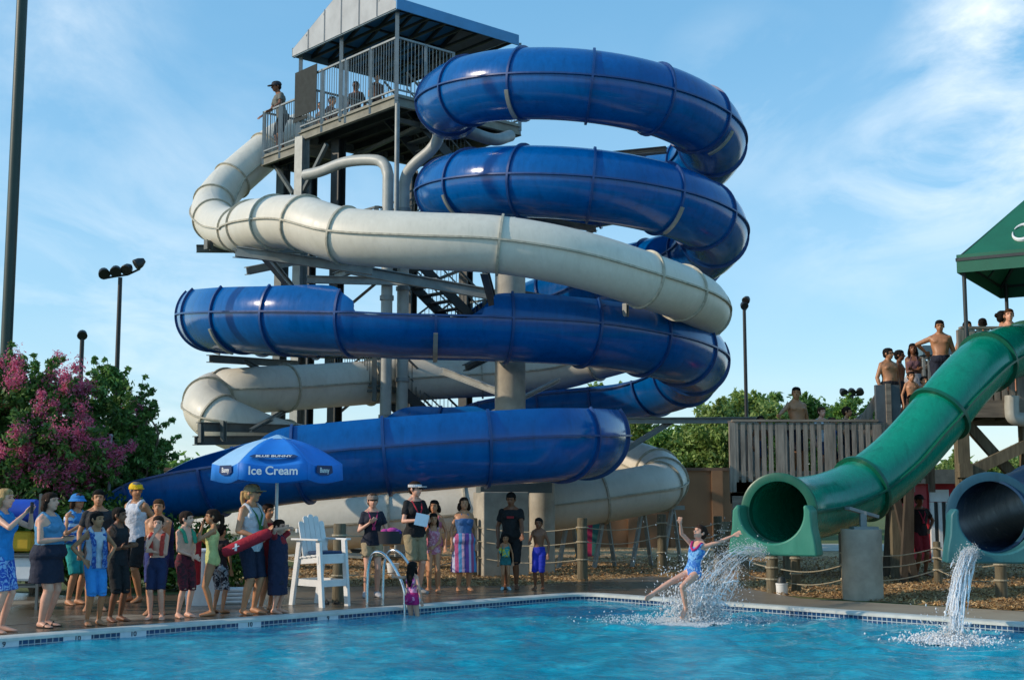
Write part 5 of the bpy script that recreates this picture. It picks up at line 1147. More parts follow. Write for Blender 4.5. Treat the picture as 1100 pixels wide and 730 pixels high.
def person(base, H, heading, label, skin='tan', build=1.0, female=False, child=None, lean=0, armL='down', armR='down', wL=None, wR=None, footL=None, footR=None, stance=.055, wear=(), hair='dark', hstyle='short', hat=None, headyaw=0, headpitch=0, pelvis=.53, voxel=None, far=False, kneehint=(0, -1, 0), stride=0, glasses=False, group=None, sidelean=0):
    base = Vector(base); child = (H < 1.5) if child is None else child; rz = R(heading)
    hs = 1.0 if not child else 1.0 + (1.55 - H) * .42; hs = min(max(hs, 1.0), 1.26)
    voxel = voxel or (.014 if far else .0095); U1 = lambda p: np.array(p, float) * H
    Rz = Matrix.Rotation(-rz, 3, 'Z')
    def loc(wp): q = Rz @ (Vector(wp) - base); return np.array(q) / H
    pv = np.array([0, 0, pelvis]); Lm = Matrix.Rotation(R(lean), 3, 'X') ; Sm = Matrix.Rotation(R(sidelean), 3, 'Y')
    def TT(p):  # torso-space to local
        q = Vector(np.array(p, float) - [0, 0, .53]); return pv + np.array(Sm @ (Lm @ q))
    ax, ay = np.array(Sm @ Vector((1, 0, 0))), np.array(Sm @ (Lm @ Vector((0, 1, 0)))); az = np.cross(ax, ay)
    fm = 1 if female else 0; bw = build; slim = (.93 if child else 1.0) * bw
    sh = (.088 if fm else .1) * (1 + (bw - 1) * .4) * (.95 if child else 1)
    lv = [(.475, .066, .052, 0), (.505, .084 + .006 * fm, .066, .004), (.545, .088 + .008 * fm, .066, .004), (.6, .076 - .004 * fm, .056, 0), (.64, .072 - .006 * fm, .053, -.002), (.70, .084 - .006 * fm, .061, -.003), (.755, .092 - .006 * fm, .062 + .004 * fm, -.003), (.795, sh * .93, .052, .002), (.822, sh * .72, .04, .006), (.84, .04, .032, .008)]
    if bw > 1.1: lv = [(z, w, d + (.022 * (bw - 1) / .3 if .53 < z < .7 else 0), y - (.012 if .53 < z < .7 else 0)) for z, w, d, y in lv]
    lvs_c = catmull([np.array(q) for q in lv], 5); lvs = [tuple(q) for q in lvs_c]
    def torso(z0, z1, inf, taperS=1.0, ends=None):
        out = []; zz = np.linspace(z0, z1, max(4, int((z1 - z0) / .014))); Z_ = [q[0] for q in lvs]
        for z in zz:
            w_, d_, y_ = (np.interp(z, Z_, [q[k] for q in lvs]) for k in (1, 2, 3)); w_ = w_ * slim + inf; d_ = d_ * slim + inf
            if taperS != 1 and z > .76: w_ = w_ * (taperS if z < .81 else .66)
            out.append((tuple(U1(TT((0, y_, z)))), w_ * H, d_ * H, tuple(ax), tuple(ay)))
        return out
    root_nm = 'person'
    b = MB(); b.loft(torso(.475, .84, 0), 24, power=2.25)
    def bumps(c, i, top=True, seat=True):
     for s in (1, -1):   # chest, shoulder blades, buttocks
      if top:
        if fm: c.ell(U1(TT((s * .037, -.05 * slim, .735))), ((.034 if not child else .026) * slim * H + i * H, (.03 if not child else .016) * H + i * H, .034 * H + i * H), 14, 9)
        else: c.ell(U1(TT((s * .038 * slim, -.046 * slim, .755))), (.037 * slim * H + i * H, .019 * slim * H + i * H, .027 * H + i * H), 14, 9)
        c.ell(U1(TT((s * .04, .045 * slim, .75))), (.03 * H + i * H, .018 * H + i * H, .04 * H + i * H), 12, 8)
      if seat: c.ell(U1(TT((s * .038 * slim, .045 * slim, .515))), ((.04 * slim + i) * H, (.034 * slim + i) * H, (.042 + i) * H), 12, 8)
    bumps(b, 0)
    for s in (1, -1):
        b.pipe([U1(TT((s * .012, .014, .87))), U1(TT((s * .04, .01, .835))), U1(TT((s * (sh - .012), .004, .812)))], [.018 * H, .021 * H * slim, .019 * H], 10)
    # joints
    J = {}
    for s, nm, arm, wt in ((1, 'L', armL, wL), (-1, 'R', armR, wR)):
        S0 = TT((s * (sh - .012), .004, .797)); 
        if wt is not None: tgt = loc(wt)
        else:
            a = ARM[arm] if isinstance(arm, str) else arm; tgt = np.array([a[0] * s, a[1], a[2]])
            if lean: q = Vector(tgt - [0, 0, .53]); tgt = pv + np.array(Lm @ q)
            elif pelvis != .53: tgt = tgt + pv - [0, 0, .53]
        hint = np.array([s * .55, .5, -.55]) if not (isinstance(arm, str) and arm in ('hip',)) else np.array([s * 1.0, .55, .0])
        E, Wp = ik(S0, tgt, .165, .15, hint); J['S' + nm], J['E' + nm], J['W' + nm] = S0, E, Wp
        am = (.84 if child or fm else .96) * (1 + (bw - 1) * .6)
        b.ell(U1(S0), (.033 * am * H,) * 3); b.cone(U1(S0), U1(E), .031 * am * H, .0225 * am * H); b.ell(U1(E), (.0228 * am * H,) * 3); m1 = S0 * .55 + E * .45; b.ell(U1(m1), (.0285 * am * H,) * 3)
        m2 = E * .72 + Wp * .28; b.cone(U1(E), U1(m2), .0222 * am * H, .0235 * am * H); b.cone(U1(m2), U1(Wp), .0235 * am * H, .0145 * am * H); b.ell(U1(Wp), (.0148 * am * H,) * 3)
        d = Wp - E; d /= np.linalg.norm(d); sd = np.cross(d, [s * .2, 1, .15]) ; sd /= np.linalg.norm(sd); n_ = np.cross(sd, d); k = 1.06 if child else 1
        pc = Wp + d * .028 * k; b.loft([(tuple(U1(Wp + d * .0)), .0135 * H * k, .012 * H, tuple(sd), tuple(n_)), (tuple(U1(Wp + d * .025)), .021 * H * k, .0115 * H, tuple(sd), tuple(n_)), (tuple(U1(Wp + d * .052)), .021 * H * k, .009 * H, tuple(sd), tuple(n_))], 12)
        for i, L_ in enumerate((.038, .044, .041, .032)):
            o = (i - 1.5) * .0115 * k; p0 = Wp + d * .048 + sd * o; p1 = p0 + d * L_ * .5 * k - n_ * .003 * s + sd * o * .12; p2 = p1 + d * L_ * .42 * k - n_ * .011 * s + sd * o * .1
            b.pipe([U1(p0), U1(p1), U1(p2)], [max(.0055 * H, .0068), max(.005 * H, .0064), max(.004 * H, .0058)], 8)
        p0 = Wp + d * .012 - sd * .014 * s; p1 = Wp + d * .034 - sd * .03 * s - n_ * .005; p2 = Wp + d * .052 - sd * .033 * s - n_ * .01; b.pipe([U1(p0), U1(p1), U1(p2)], [.0085 * H, .0065 * H, max(.0045 * H, .006)], 8)
    for s, nm, ft in ((1, 'L', footL), (-1, 'R', footR)):
        Hp = pv + np.array([s * .047 * slim, 0, -.015])
        if ft is not None: A = loc(ft)
        else: A = np.array([s * stance, .012 + s * stride, .042])
        Kn, A = ik(Hp, A, .245, .245, kneehint); J['H' + nm], J['K' + nm], J['A' + nm] = Hp, Kn, A; lm = (.94 if child else 1) * (1 + (bw - 1) * .7)
        b.ell(U1(Hp), (.052 * lm * H,) * 3); b.cone(U1(Hp), U1(Kn), .052 * lm * H, .0315 * lm * H, 16); b.ell(U1(Kn), (.0322 * lm * H,) * 3)
        m2 = Kn * .68 + A * .32 + np.array([0, .006, 0]); b.cone(U1(Kn), U1(m2), .0305 * lm * H, .0325 * lm * H, 14); b.ell(U1(m2), (.0325 * lm * H,) * 3); b.cone(U1(m2), U1(A), .0325 * lm * H, .0185 * lm * H, 14); b.ell(U1(A), (.0205 * H,) * 3)
        sh_ = A - Kn; sh_ /= np.linalg.norm(sh_); free = ft is not None and A[2] > .1 or (ft is not None)
        fd = np.array([s * .18, -1, 0.]); dn = np.array([0, 0, -1.])
        if ft is not None: fd = sh_ * .75 + np.array([0, -.65, 0]); fd /= np.linalg.norm(fd); 
        fd /= np.linalg.norm(fd); sd = np.cross(fd, [0, 0, 1.]) if ft is None else np.cross(fd, [0, 1., .3]); sd /= np.linalg.norm(sd); up = np.cross(sd, fd)
        if up[2] < 0 and ft is None: up = -up
        hh = [(-.03, .019, .018, -.018), (-.005, .024, .027, -.014), (.035, .025, .022, -.021), (.075, .029, .013, -.029), (.1, .026, .0095, -.033), (.116, .017, .007, -.035)]
        b.loft([(tuple(U1(A + fd * q[0] + up * q[3])), q[1] * H * (1.05 if child else 1), q[2] * H, tuple(sd), tuple(up)) for q in hh], 12)
    # neck and head
    nk0 = TT((0, .008, .825)); hc0 = TT((0, -.004, .865)) + az * 0; b.cone(U1(nk0), U1(TT((0, -.004, .885))), .034 * H * (.88 if fm or child else 1.05) * (1 + (bw - 1) * .5), .031 * H * (.9 if fm or child else 1), 14)
    Hm = Matrix.Rotation(R(headyaw), 3, 'Z') @ Matrix.Rotation(R(headpitch), 3, 'X'); hr = .068 * hs; hc = TT((0, -.008, 1 - .068 * 1.0 + (hs - 1) * .004)) 
    if hs > 1: hc = TT((0, -.008, 1 - hr))
    def HP(x, y, z): return U1(hc + np.array(Sm @ (Lm @ (Hm @ Vector((x, y, z))))) * hs)
    RM = (Sm @ Lm @ Hm)
    b.ell(HP(0, .006, .012), (.0475 * hs * H, .058 * hs * H, .056 * hs * H), 18, 12, RM); b.ell(HP(0, -.012, -.022), (.038 * hs * H, .043 * hs * H, .046 * hs * H), 16, 10, RM); b.ell(HP(0, -.036, -.052), (.018 * hs * H, .015 * hs * H, .014 * hs * H), 10, 7, RM)
    b.cone(HP(0, -.05, .008), HP(0, -.068, -.016), .006 * hs * H, .0115 * hs * H, 8); b.ell(HP(0, -.063, -.017), (.0105 * hs * H, .008 * hs * H, .007 * hs * H), 8, 6, RM)
    b.ell(HP(0, -.052, -.036), (.014 * hs * H, .007 * hs * H, .006 * hs * H), 8, 6, RM); b.ell(HP(0, -.05, .022), (.034 * hs * H, .01 * hs * H, .007 * hs * H), 10, 6, RM)
    for s in (1, -1): b.ell(HP(s * .049, .006, -.004), (.0065 * hs * H, .013 * hs * H, .018 * hs * H), 8, 6, RM)
    hcw = np.array(HP(0, 0, 0)); RMi = np.array(RM.inverted()); hk = hs * H
    def post(o):
        me = o.data; n = len(me.vertices); co = np.empty(n * 3); me.vertices.foreach_get('co', co); co = co.reshape(-1, 3); q = (co - hcw) @ RMi.T / hk
        col = np.ones((n, 4)); col[:, :3] = 1; inh = (np.abs(q).max(1) < .12)
        def mark(c, r, tint, soft=.5):
            d = np.sqrt((((q - c) / r) ** 2).sum(1)); w_ = np.clip((1.25 - d) / .5, 0, 1) * inh; col[:, :3] = col[:, :3] * (1 - w_[:, None]) + np.array(tint) * w_[:, None]
        for s in (1, -1):
            mark((s * .0185, -.055, .006), (.009, .03, .005), (.22, .17, .16)); mark((s * .0185, -.055, .021), (.013, .03, .003), (.5, .42, .38))
        mark((0, -.06, -.036), (.015, .03, .0048), (.8, .5, .5)); cheek = (q[:, 1] < -.03) & inh & (q[:, 2] < 0)
        a = me.color_attributes.get('tint') or me.color_attributes.new('tint', 'FLOAT_COLOR', 'POINT'); a.data.foreach_set('color', col.ravel())
    body = rem(b, 'person', skinmat(skin), None, voxel, 2, post); body.location = base; body.rotation_euler = (0, 0, rz); tag(body, label, 'person', group)
    # hair
    if hstyle != 'bald':
        h = MB(); hh = 1.0 if hstyle != 'buzz' else .95
        h.ell(HP(0, .018, .02), (.0515 * hs * H * hh, .057 * hs * H * hh, .0545 * hs * H * hh), 18, 12, RM)
        if hstyle in ('short', 'buzz'): h.ell(HP(0, .034, -.008), (.045 * hk * hh, .036 * hk, .042 * hk), 14, 9, RM)
        else: h.ell(HP(0, .03, -.01), (.052 * hk, .042 * hk, .05 * hk), 14, 9, RM)
        if hstyle == 'curly':
            rg2 = np.random.default_rng(int(H * 1000)); 
            for _ in range(26): d = rg2.normal(size=3); d /= np.linalg.norm(d); d[1] = abs(d[1]) * 1.0 if d[2] < .3 else d[1]; d[2] = abs(d[2]) * .9 - .15; h.ell(HP(d[0] * .05, .018 + d[1] * .05, .02 + d[2] * .05), (.017 * hk,) * 3, 8, 6)
        if hstyle == 'long':
            h.loft([(tuple(HP(0, .03, .0)), .05 * hk, .04 * hk, tuple(RM @ Vector((1, 0, 0))), tuple(RM @ Vector((0, 1, 0)))), (tuple(HP(0, .045, -.06)), .054 * hk, .028 * hk, (1, 0, 0), (0, 1, 0)), (tuple(U1(TT((0, .058, .80)))), .052 * H, .022 * H, (1, 0, 0), (0, 1, 0)), (tuple(U1(TT((.0, .068, .72)))), .038 * H, .016 * H, (1, 0, 0), (0, 1, 0)), (tuple(U1(TT((.0, .07, .67)))), .012 * H, .008 * H, (1, 0, 0), (0, 1, 0))], 14)
            for s in (1, -1): h.pipe([HP(s * .045, .01, .0), HP(s * .054, .005, -.05), U1(TT((s * .05, -.03, .79)))], [.014 * hk, .016 * hk, .009 * hk], 8)
        if hstyle == 'bob':
            for s in (1, -1): h.pipe([HP(s * .046, .012, .005), HP(s * .056, .016, -.04), HP(s * .054, .02, -.072)], [.02 * hk, .022 * hk, .015 * hk], 8)
            h.ell(HP(0, .046, -.045), (.052 * hk, .03 * hk, .04 * hk), 14, 8, RM)
        if hstyle == 'pony': h.pipe([HP(0, .065, .02), HP(0, .092, .005), HP(0, .095, -.045), HP(0, .082, -.1), HP(0, .075, -.13)], [.012 * hk, .022 * hk, .022 * hk, .014 * hk, .006 * hk], 9)
        if hstyle == 'bun': h.ell(HP(0, .07, .02), (.026 * hk,) * 3, 12, 8)
        h.ell(HP(0, -.002, .040), (.0485 * hk, .052 * hk, .034 * hk), 16, 9, RM)
        for s in (1, -1): h.ell(HP(s * .0425, -.008, .012), (.009 * hk, .018 * hk, .024 * hk), 10, 7, RM)
        ho = rem(h, 'hair', hairmat(hair), body, voxel, 1)
        tx = bpy.data.textures.get('hairtex') or bpy.data.textures.new('hairtex', 'CLOUDS'); tx.noise_scale = .02; dm = ho.modifiers.new('d', 'DISPLACE'); dm.texture = tx; dm.strength = .012; dm.mid_level = .5
    X_, Y_, Z_ax = (tuple(RM @ Vector(v)) for v in ((1, 0, 0), (0, 1, 0), (0, 0, 1)))
    if hat:
        kind, colr = hat; c = MB()
        if kind in ('cap', 'bucket'):
            rr = [(.012, 1.17), (.03, 1.16), (.048, 1.05), (.062, .8), (.071, .45), (.0735, .1)]
            c.loft([(tuple(HP(0, .01, z)), .05 * k * hk, .06 * k * hk, X_, Y_) for z, k in rr], 20)
            if kind == 'cap': 
                c.loft([(tuple(HP(0, -.075, z)), .04 * hk, .042 * hk, X_, Y_) for z in (.012, .02)], 18)
            else: c.loft([(tuple(HP(0, .008, .0)), .078 * hk, .09 * hk, X_, Y_), (tuple(HP(0, .01, .026)), .058 * hk, .068 * hk, X_, Y_)], 22)
        elif kind == 'visor':
            n = 20
            for i in range(n): a0, a1 = 2 * PI * i / n, 2 * PI * (i + 1) / n; c.beam(HP(.0535 * math.cos(a0), .008 + .064 * math.sin(a0), .03), HP(.0535 * math.cos(a1), .008 + .064 * math.sin(a1), .03), .006 * hk, .024 * hk)
            c.loft([(tuple(HP(0, -.08, z)), .04 * hk, .042 * hk, X_, Y_) for z in (.018, .025)], 18)
        c.build('cap' if kind != 'visor' else 'visor', cloth(colr), body, smooth=45)
    if glasses: MB().box(HP(.02, -.062, .008), (.028 * hk, .01 * hk, .018 * hk), RM).box(HP(-.02, -.062, .008), (.028 * hk, .01 * hk, .018 * hk), RM).beam(HP(.034, -.058, .01), HP(.05, .0, .01), .004 * hk, .006 * hk).beam(HP(-.034, -.058, .01), HP(-.05, 0, .01), .004 * hk, .006 * hk).box(HP(0, -.064, .012), (.012 * hk, .006 * hk, .006 * hk), RM).build('sunglasses', M_black, body)
    # clothes
    def leg_cloth(c, z_len, inf, flare=.0):
        for nm in 'LR':
            Hp, Kn, A = J['H' + nm], J['K' + nm], J['A' + nm]
            # z_len: fraction along hip->knee (1) ->ankle (2)
            if z_len <= 1: e = Hp + (Kn - Hp) * z_len; re = (.052 + (.0315 - .052) * z_len) * slim + inf + flare; c.cone(U1(Hp), U1(e), (.054 * slim + inf) * H, re * H, 18)
            else: c.cone(U1(Hp), U1(Kn), (.054 * slim + inf) * H, (.034 * slim + inf + flare * .7) * H, 18); e = Kn + (A - Kn) * (z_len - 1); c.cone(U1(Kn), U1(e), (.034 * slim + inf + flare * .7) * H, (.03 + inf + flare) * H, 18)
            c.ell(U1(Hp), ((.053 * slim + inf) * H,) * 3)
    vc = max(voxel, .011)
    for wkind, *a in wear:
        c = MB(); cm = cloth(*a[0]) if isinstance(a[0], tuple) else cloth(a[0]); nm = wkind
        if wkind in ('shorts', 'trousers', 'briefs', 'skirt', 'long_skirt', 'swimsuit'): bumps(c, .009, False, True)
        if wkind in ('tshirt', 'sleeveless_top', 'tank_top'): bumps(c, .012, True, False)
        if wkind in ('swimsuit', 'halter_top'): bumps(c, .006, True, False)
        if wkind == 'shorts': c.loft(torso(.48, .60, .01), 20); leg_cloth(c, a[1] if len(a) > 1 else .85, .007, .008)
        elif wkind == 'trousers': c.loft(torso(.48, .60, .01), 20); leg_cloth(c, 1.9, .008, .004)
        elif wkind == 'briefs': c.loft(torso(.475, .56, .006), 20); leg_cloth(c, .18, .004, 0)
        elif wkind in ('tshirt', 'sleeveless_top', 'tank_top'):
            z0 = a[1] if len(a) > 1 else .5; ts = 1 if wkind == 'tshirt' else .74
            rings_ = torso(z0, .822, .012, ts); rings_[0] = (rings_[0][0], rings_[0][1] * 1.05, rings_[0][2] * 1.08, *rings_[0][3:]); c.loft(rings_, 20)
            if wkind != 'tshirt':
                for s in (1, -1): c.pipe([U1(TT((s * .052, -.052 * slim, .775))), U1(TT((s * .058, -.03, .822))), U1(TT((s * .058, .008, .845))), U1(TT((s * .055, .04, .82))), U1(TT((s * .05, .055 * slim, .775)))], .0165 * H, 9)
            if wkind == 'tshirt':
                for n2 in 'LR': S0, E = J['S' + n2], J['E' + n2]; e = S0 + (E - S0) * .62; c.ell(U1(S0), (.037 * slim * H,) * 3); c.cone(U1(S0), U1(e), .037 * slim * H, .034 * slim * H, 14)
            nm = wkind
        elif wkind == 'swimsuit':
            c.loft(torso(.474, .775, .006, .8), 20); leg_cloth(c, .12, .004, 0)
            for s in (1, -1): c.pipe([U1(TT((s * .05, -.052, .76))), U1(TT((s * .056, -.036, .81))), U1(TT((s * .054, .01, .832))), U1(TT((s * .045, .05, .77)))], .011 * H, 8)
            nm = 'swimsuit'
        elif wkind in ('skirt', 'long_skirt'):
            z1 = a[1] if len(a) > 1 else .33; fl = a[2] if len(a) > 2 else 1.15
            rr = torso(.5, .615, .02); w0 = rr[0][1]; d0 = rr[0][2]; cc = np.array([0, .0, 0]); extra = []
            for t in (1, .66, .33): z = z1 + (.5 - z1) * (1 - t); extra.append((tuple(U1((0, .0, z))), w0 * (1 + (fl - 1) * t), d0 * (1 + (fl - 1) * t * 1.3), (1, 0, 0), (0, 1, 0)))
            c.loft(extra + rr, 24); nm = 'skirt'
        elif wkind == 'halter_top':
            c.loft(torso(.6, .775, .008, .8), 20)
            for s in (1, -1): c.pipe([U1(TT((s * .045, -.055, .765))), U1(TT((s * .035, -.035, .82))), U1(TT((0, .035, .845)))], .009 * H, 8)
            nm = 'halter_top'
        elif wkind == 'lanyard':
            for s in (1, -1): c.pipe([U1(TT((s * .03, .03, .84))), U1(TT((s * .044, -.03, .82))), U1(TT((s * .03, -.082 * slim, .76))), U1(TT((0, -.09 * slim, .68)))], .007 * H, 7)
            c.box(U1(TT((0, -.098 * slim, .665))), (.03 * H, .014 * H, .03 * H)); c.build('lanyard', cm, body, smooth=40); continue
        elif wkind == 'shoes':
            for s, n2 in ((1, 'L'), (-1, 'R')):
                A = J['A' + n2]; fd = np.array([s * .18, -1, 0.]); fd /= np.linalg.norm(fd); sd = np.cross(fd, [0, 0, 1.]); hh = [(-.036, .02, .022, -.016), (-.005, .029, .034, -.008), (.04, .03, .026, -.018), (.085, .033, .018, -.026), (.115, .026, .014, -.029), (.126, .014, .01, -.031)]
                c.loft([(tuple(U1(A + fd * q[0] + np.array([0, 0, q[3]]))), q[1] * H, q[2] * H, tuple(sd), (0, 0, 1)) for q in hh], 14)
            c.build('shoes', cm, body, smooth=60); continue
        elif wkind == 'sandals':
            for s, n2 in ((1, 'L'), (-1, 'R')):
                A = J['A' + n2]; fd = np.array([s * .18, -1, 0.]); fd /= np.linalg.norm(fd); sd = np.cross(fd, [0, 0, 1.]); cc = A + fd * .04
                c.loft([(tuple(U1((cc[0], cc[1], z))), .085 * H, .034 * H, tuple(fd), tuple(sd)) for z in (.0015, .009)], 16)
                p = A + fd * .06; c.pipe([U1(p + sd * .03 + [0, 0, -.03]), U1(p + [0, 0, -.006]), U1(p - sd * .03 + [0, 0, -.03])], .006 * H, 6)
            c.build('sandals', cm, body, smooth=40); continue
        elif wkind == 'logo':
            c.box(U1(TT((0, -.082 * slim - .0, .745))), (.075 * H, .012, .022 * H)); c.build('shirt_print', cm, body); continue
        o = rem(c, nm, cm, body, vc, 1)
        tx = bpy.data.textures.get('foldtex') or bpy.data.textures.new('foldtex', 'CLOUDS'); tx.noise_scale = .09; dm = o.modifiers.new('d', 'DISPLACE'); dm.texture = tx; dm.strength = .022; dm.mid_level = .5
        if wkind in ('skirt', 'long_skirt', 'shorts'): pass
    J['TT'] = lambda p: body_w(TT(p)); M4 = Matrix.Translation(base) @ Matrix.Rotation(rz, 4, 'Z')
    def body_w(p): return M4 @ Vector(tuple(np.array(p) * H))
    J['W'] = body_w; J['H'] = H; J['rz'] = rz; J['M'] = M4; return body, J
def on_deck(px, py, top, heading, label, D=None, z=.012, **k):
    g = G(px, py, z) if D is None else pt(px, D, z); t = W(px, top, g.y); return person((g.x, g.y, z), t.z - z, heading, label, **k)
def towel(J, label, colr, kind='neck', name='towel', z=(.83, .62), m=None):
    """a cloth draped over a body in world coordinates"""
    H = J['H']; cm = m or cloth(*colr) if isinstance(colr, tuple) else cloth(colr); c = MB(); M = J['M']
    if kind == 'neck':
        for s in (1, -1): c.loft([(tuple(J['TT']((s * x, y, zz))), .024 * H, .011 * H, tuple(M.to_3x3() @ Vector((1, 0, 0))), tuple(M.to_3x3() @ Vector((0, 1, 0)))) for x, y, zz in ((.02, .04, .85), (.055, .0, .84), (.058, -.05, .80), (.052, -.08, .72), (.05, -.085, z[1]))], 12)
        c.loft([(tuple(J['TT']((x, .045, .845))), .022 * H, .015 * H, tuple(M.to_3x3() @ Vector((0, 0, 1))), tuple(M.to_3x3() @ Vector((0, 1, 0)))) for x in (-.05, 0, .05)], 12)
    elif kind == 'cape':
        X3 = tuple(M.to_3x3() @ Vector((1, 0, 0))); Y3 = tuple(M.to_3x3() @ Vector((0, 1, 0)))
        ring = [(.845, .05, .035, .02), (.82, .1, .058, .015), (.78, .128, .075, .01), (.7, .135, .09, .0), (.6, .14, .095, .0), (z[1], .14, .095, .0)]
        c.loft([(tuple(J['TT']((0, y, zz))), a * H, b * H, X3, Y3) for zz, a, b, y in ring], 24)
    elif kind == 'back':
        X3 = tuple(M.to_3x3() @ Vector((1, 0, 0))); Y3 = tuple(M.to_3x3() @ Vector((0, 1, 0)))
        c.loft([(tuple(J['TT']((0, y, zz))), a * H, b * H, X3, Y3) for zz, a, b, y in ((.84, .07, .02, .04), (.8, .125, .035, .045), (.6, .13, .03, .085), (z[1], .14, .03, .09))], 20)
    o = rem(c, name, cm, None, .012, 1); tx = bpy.data.textures.get('foldtex') or bpy.data.textures.new('foldtex', 'CLOUDS'); tx.noise_scale = .09; dm = o.modifiers.new('d', 'DISPLACE'); dm.texture = tx; dm.strength = .035
    tag(o, label, 'towel'); return o
def prop(name, mb, m, label, cat, bevel=0, smooth=False):
    return tag(mb.build(name, m, None, bevel=bevel, smooth=smooth), label, cat)
gL = 'people gathered at the pool edge'
# ---- left group
_, J = on_deck(-2, 679, 525, 80, 'woman in blue floral shorts raising a phone, cut off by the left edge', skin='fair', female=True, wear=(('sleeveless_top', '1f7fc4', .5), ('shorts', ('2450b0', 'floral', '8fb4e0'), .95)), hair='blond', hstyle='bob', armR='phone', armL='phone', group=gL)
p = J['W'](J['WR']) + Vector((.08, -.0, .07)); prop('phone', MB().box(p, (.02, .075, .14)), M_black, 'dark phone held up by the woman at the left picture edge', 'phone', .004)
_, J = on_deck(48, 673, 529, 72, 'heavy woman in a grey blue tank top and short dark skirt, facing right', skin='fair', build=1.3, female=True, wear=(('sleeveless_top', '4d88b0', .53), ('skirt', '151d33', .33, 1.12), ('sandals', '15120f')), hair='dark', hstyle='bob', armL='front', armR='front', stride=.02, headpitch=-4, group=gL)
p = J['W'](J['WR']) + Vector((.09, -.02, .04)); prop('notebook', MB().box(p, (.13, .1, .012)), M_black, 'small dark notebook held by the heavy woman in the tank top', 'notebook', .002)
_, J = on_deck(79, 649, 530, 60, 'person in a blue bucket hat wrapped in a striped towel, teal shorts', skin='tan', wear=(('shorts', '1e9a9a', 1.0), ('tank_top', '2a7fc0')), hair='brown', hstyle='bob', hat=('bucket', '2b7cc0'), armL='chest', armR='chest', build=1.1, group=gL)
towel(J, 'blue towel with white stripes wrapped round the person in the bucket hat', ('1c63b8', 'bands', 'b9d3e8'), 'cape', z=(.8, .56))
_, J = on_deck(100, 671, 549, 40, 'boy in a white vest and light blue shorts with hands on his hips', skin='olive', wear=(('tank_top', 'b4bcc8', .5), ('shorts', '2f86cc', 1.05)), hair='black', armL='hip', armR='hip', headyaw=25, group=gL)
towel(J, 'dark blue patterned towel round the neck of the boy in the white vest', ('1d3f86', 'floral', '5a7fb0'), 'neck', z=(.8, .5))
_, J = on_deck(124, 667, 545, 55, 'boy in a black sleeveless shirt and long black shorts, arms crossed', skin='brown', wear=(('sleeveless_top', '12161c', .49), ('shorts', '101216', 1.1)), hair='black', armL='cross', armR='cross', headyaw=20, group=gL)
_, J = on_deck(107, 656, 526, 20, 'dark haired teenager in a dark top standing behind the boy in the white vest', skin='tan', wear=(('tshirt', '2a2b2e'), ('shorts', '17191c', 1.0)), hair='black', D=19.3, group=gL)
_, J = on_deck(143, 646, 518, -25, 'tall man in a yellow cap, white vest and black shorts', skin='olive', wear=(('tank_top', 'c9ccd4', .5), ('shorts', '101216', .95)), hair='grey', hat=('cap', 'e0b512'), armL='back', armR='back', headyaw=60, build=1.08, group=gL)
_, J = on_deck(172, 656, 536, 5, 'tall boy with a buzz cut wrapped in a navy towel behind the two shirtless boys', skin='tan', wear=(('shorts', '1d2a66', 1.0),), hair='brown', hstyle='buzz', armL='cross', armR='cross', D=18.7, group=gL)
towel(J, 'navy towel wrapped round the tall boy with the buzz cut', '18224e', 'back', z=(.8, .4))
_, J = on_deck(167, 665, 554, 5, 'shirtless boy in navy trunks with white piping, hand on his mouth', skin='fair', wear=(('shorts', '15234a', .95),), hair='dark', armR='chin', armL='cross', group=gL)
towel(J, 'orange red towel hanging round the neck of the boy with his hand on his mouth', 'b8382a', 'neck', z=(.8, .62))
_, J = on_deck(197, 663, 549, 50, 'boy in dark red plaid trunks with a green towel round his neck', skin='fair', wear=(('shorts', ('5e1424', 'floral', '34101a'), 1.05),), hair='dark', armL='clasp', armR='clasp', headyaw=30, group=gL)
towel(J, 'green towel round the neck of the boy in dark red trunks', '2f8a68', 'neck', z=(.8, .7))
_, J = on_deck(226, 661, 547, -75, 'girl in a pale yellow swimsuit facing left with her hand at her chin', skin='olive', female=True, wear=(('swimsuit', 'c4c882'),), hair='dark', hstyle='pony', armL='chin', armR='chest', group=gL)
_, J = on_deck(239, 655, 563, 160, 'small child in dark shorts with white flowers behind the girl in yellow', skin='olive', wear=(('shorts', ('1a1e2c', 'floral', 'a8b0ba'), 1.1), ('tshirt', '2a1c20')), hair='black', D=18.9, group=gL)
LG, J = on_deck(268, 659, 520, 55, 'lifeguard in a khaki cap, white vest and navy shorts holding a red rescue tube', skin='tan', wear=(('tank_top', 'c4c8ce', .48), ('shorts', '141f38', 1.0), ('lanyard', '1e6a34')), hair='blond', hstyle='pony', hat=('cap', '8a7f63'), glasses=True, armL='front', armR='mid', headyaw=12, build=1.06, group=gL)
a, b = W(239, 594, 18.25), W(291, 571, 18.35); mb = MB().pipe([a, a.lerp(b, .04), a.lerp(b, .2), a.lerp(b, .8), a.lerp(b, .96), b], [.04, .068, .08, .08, .068, .04], 16); t = prop('rescue_tube', mb, cloth('a5182a'), 'red foam rescue tube with a white cross under the lifeguard\'s arm', 'rescue tube', smooth=True)
mm_ = a.lerp(b, .3) + Vector((0, -.079, .0)); MB().beam(mm_ - (b - a).normalized() * .05, mm_ + (b - a).normalized() * .05, .012, .03, (0, 1, 0)).box(mm_, (.03, .012, .1)).build('white_cross', M_white, t)
_, J = on_deck(289, 655, 541, 50, 'girl in a red shirt looking right behind the lifeguard', skin='tan', female=True, wear=(('tshirt', '9c1c26', .45), ('shorts', '7e1820', .8)), hair='dark', hstyle='bun', armL='chest', D=19.2, group=gL)
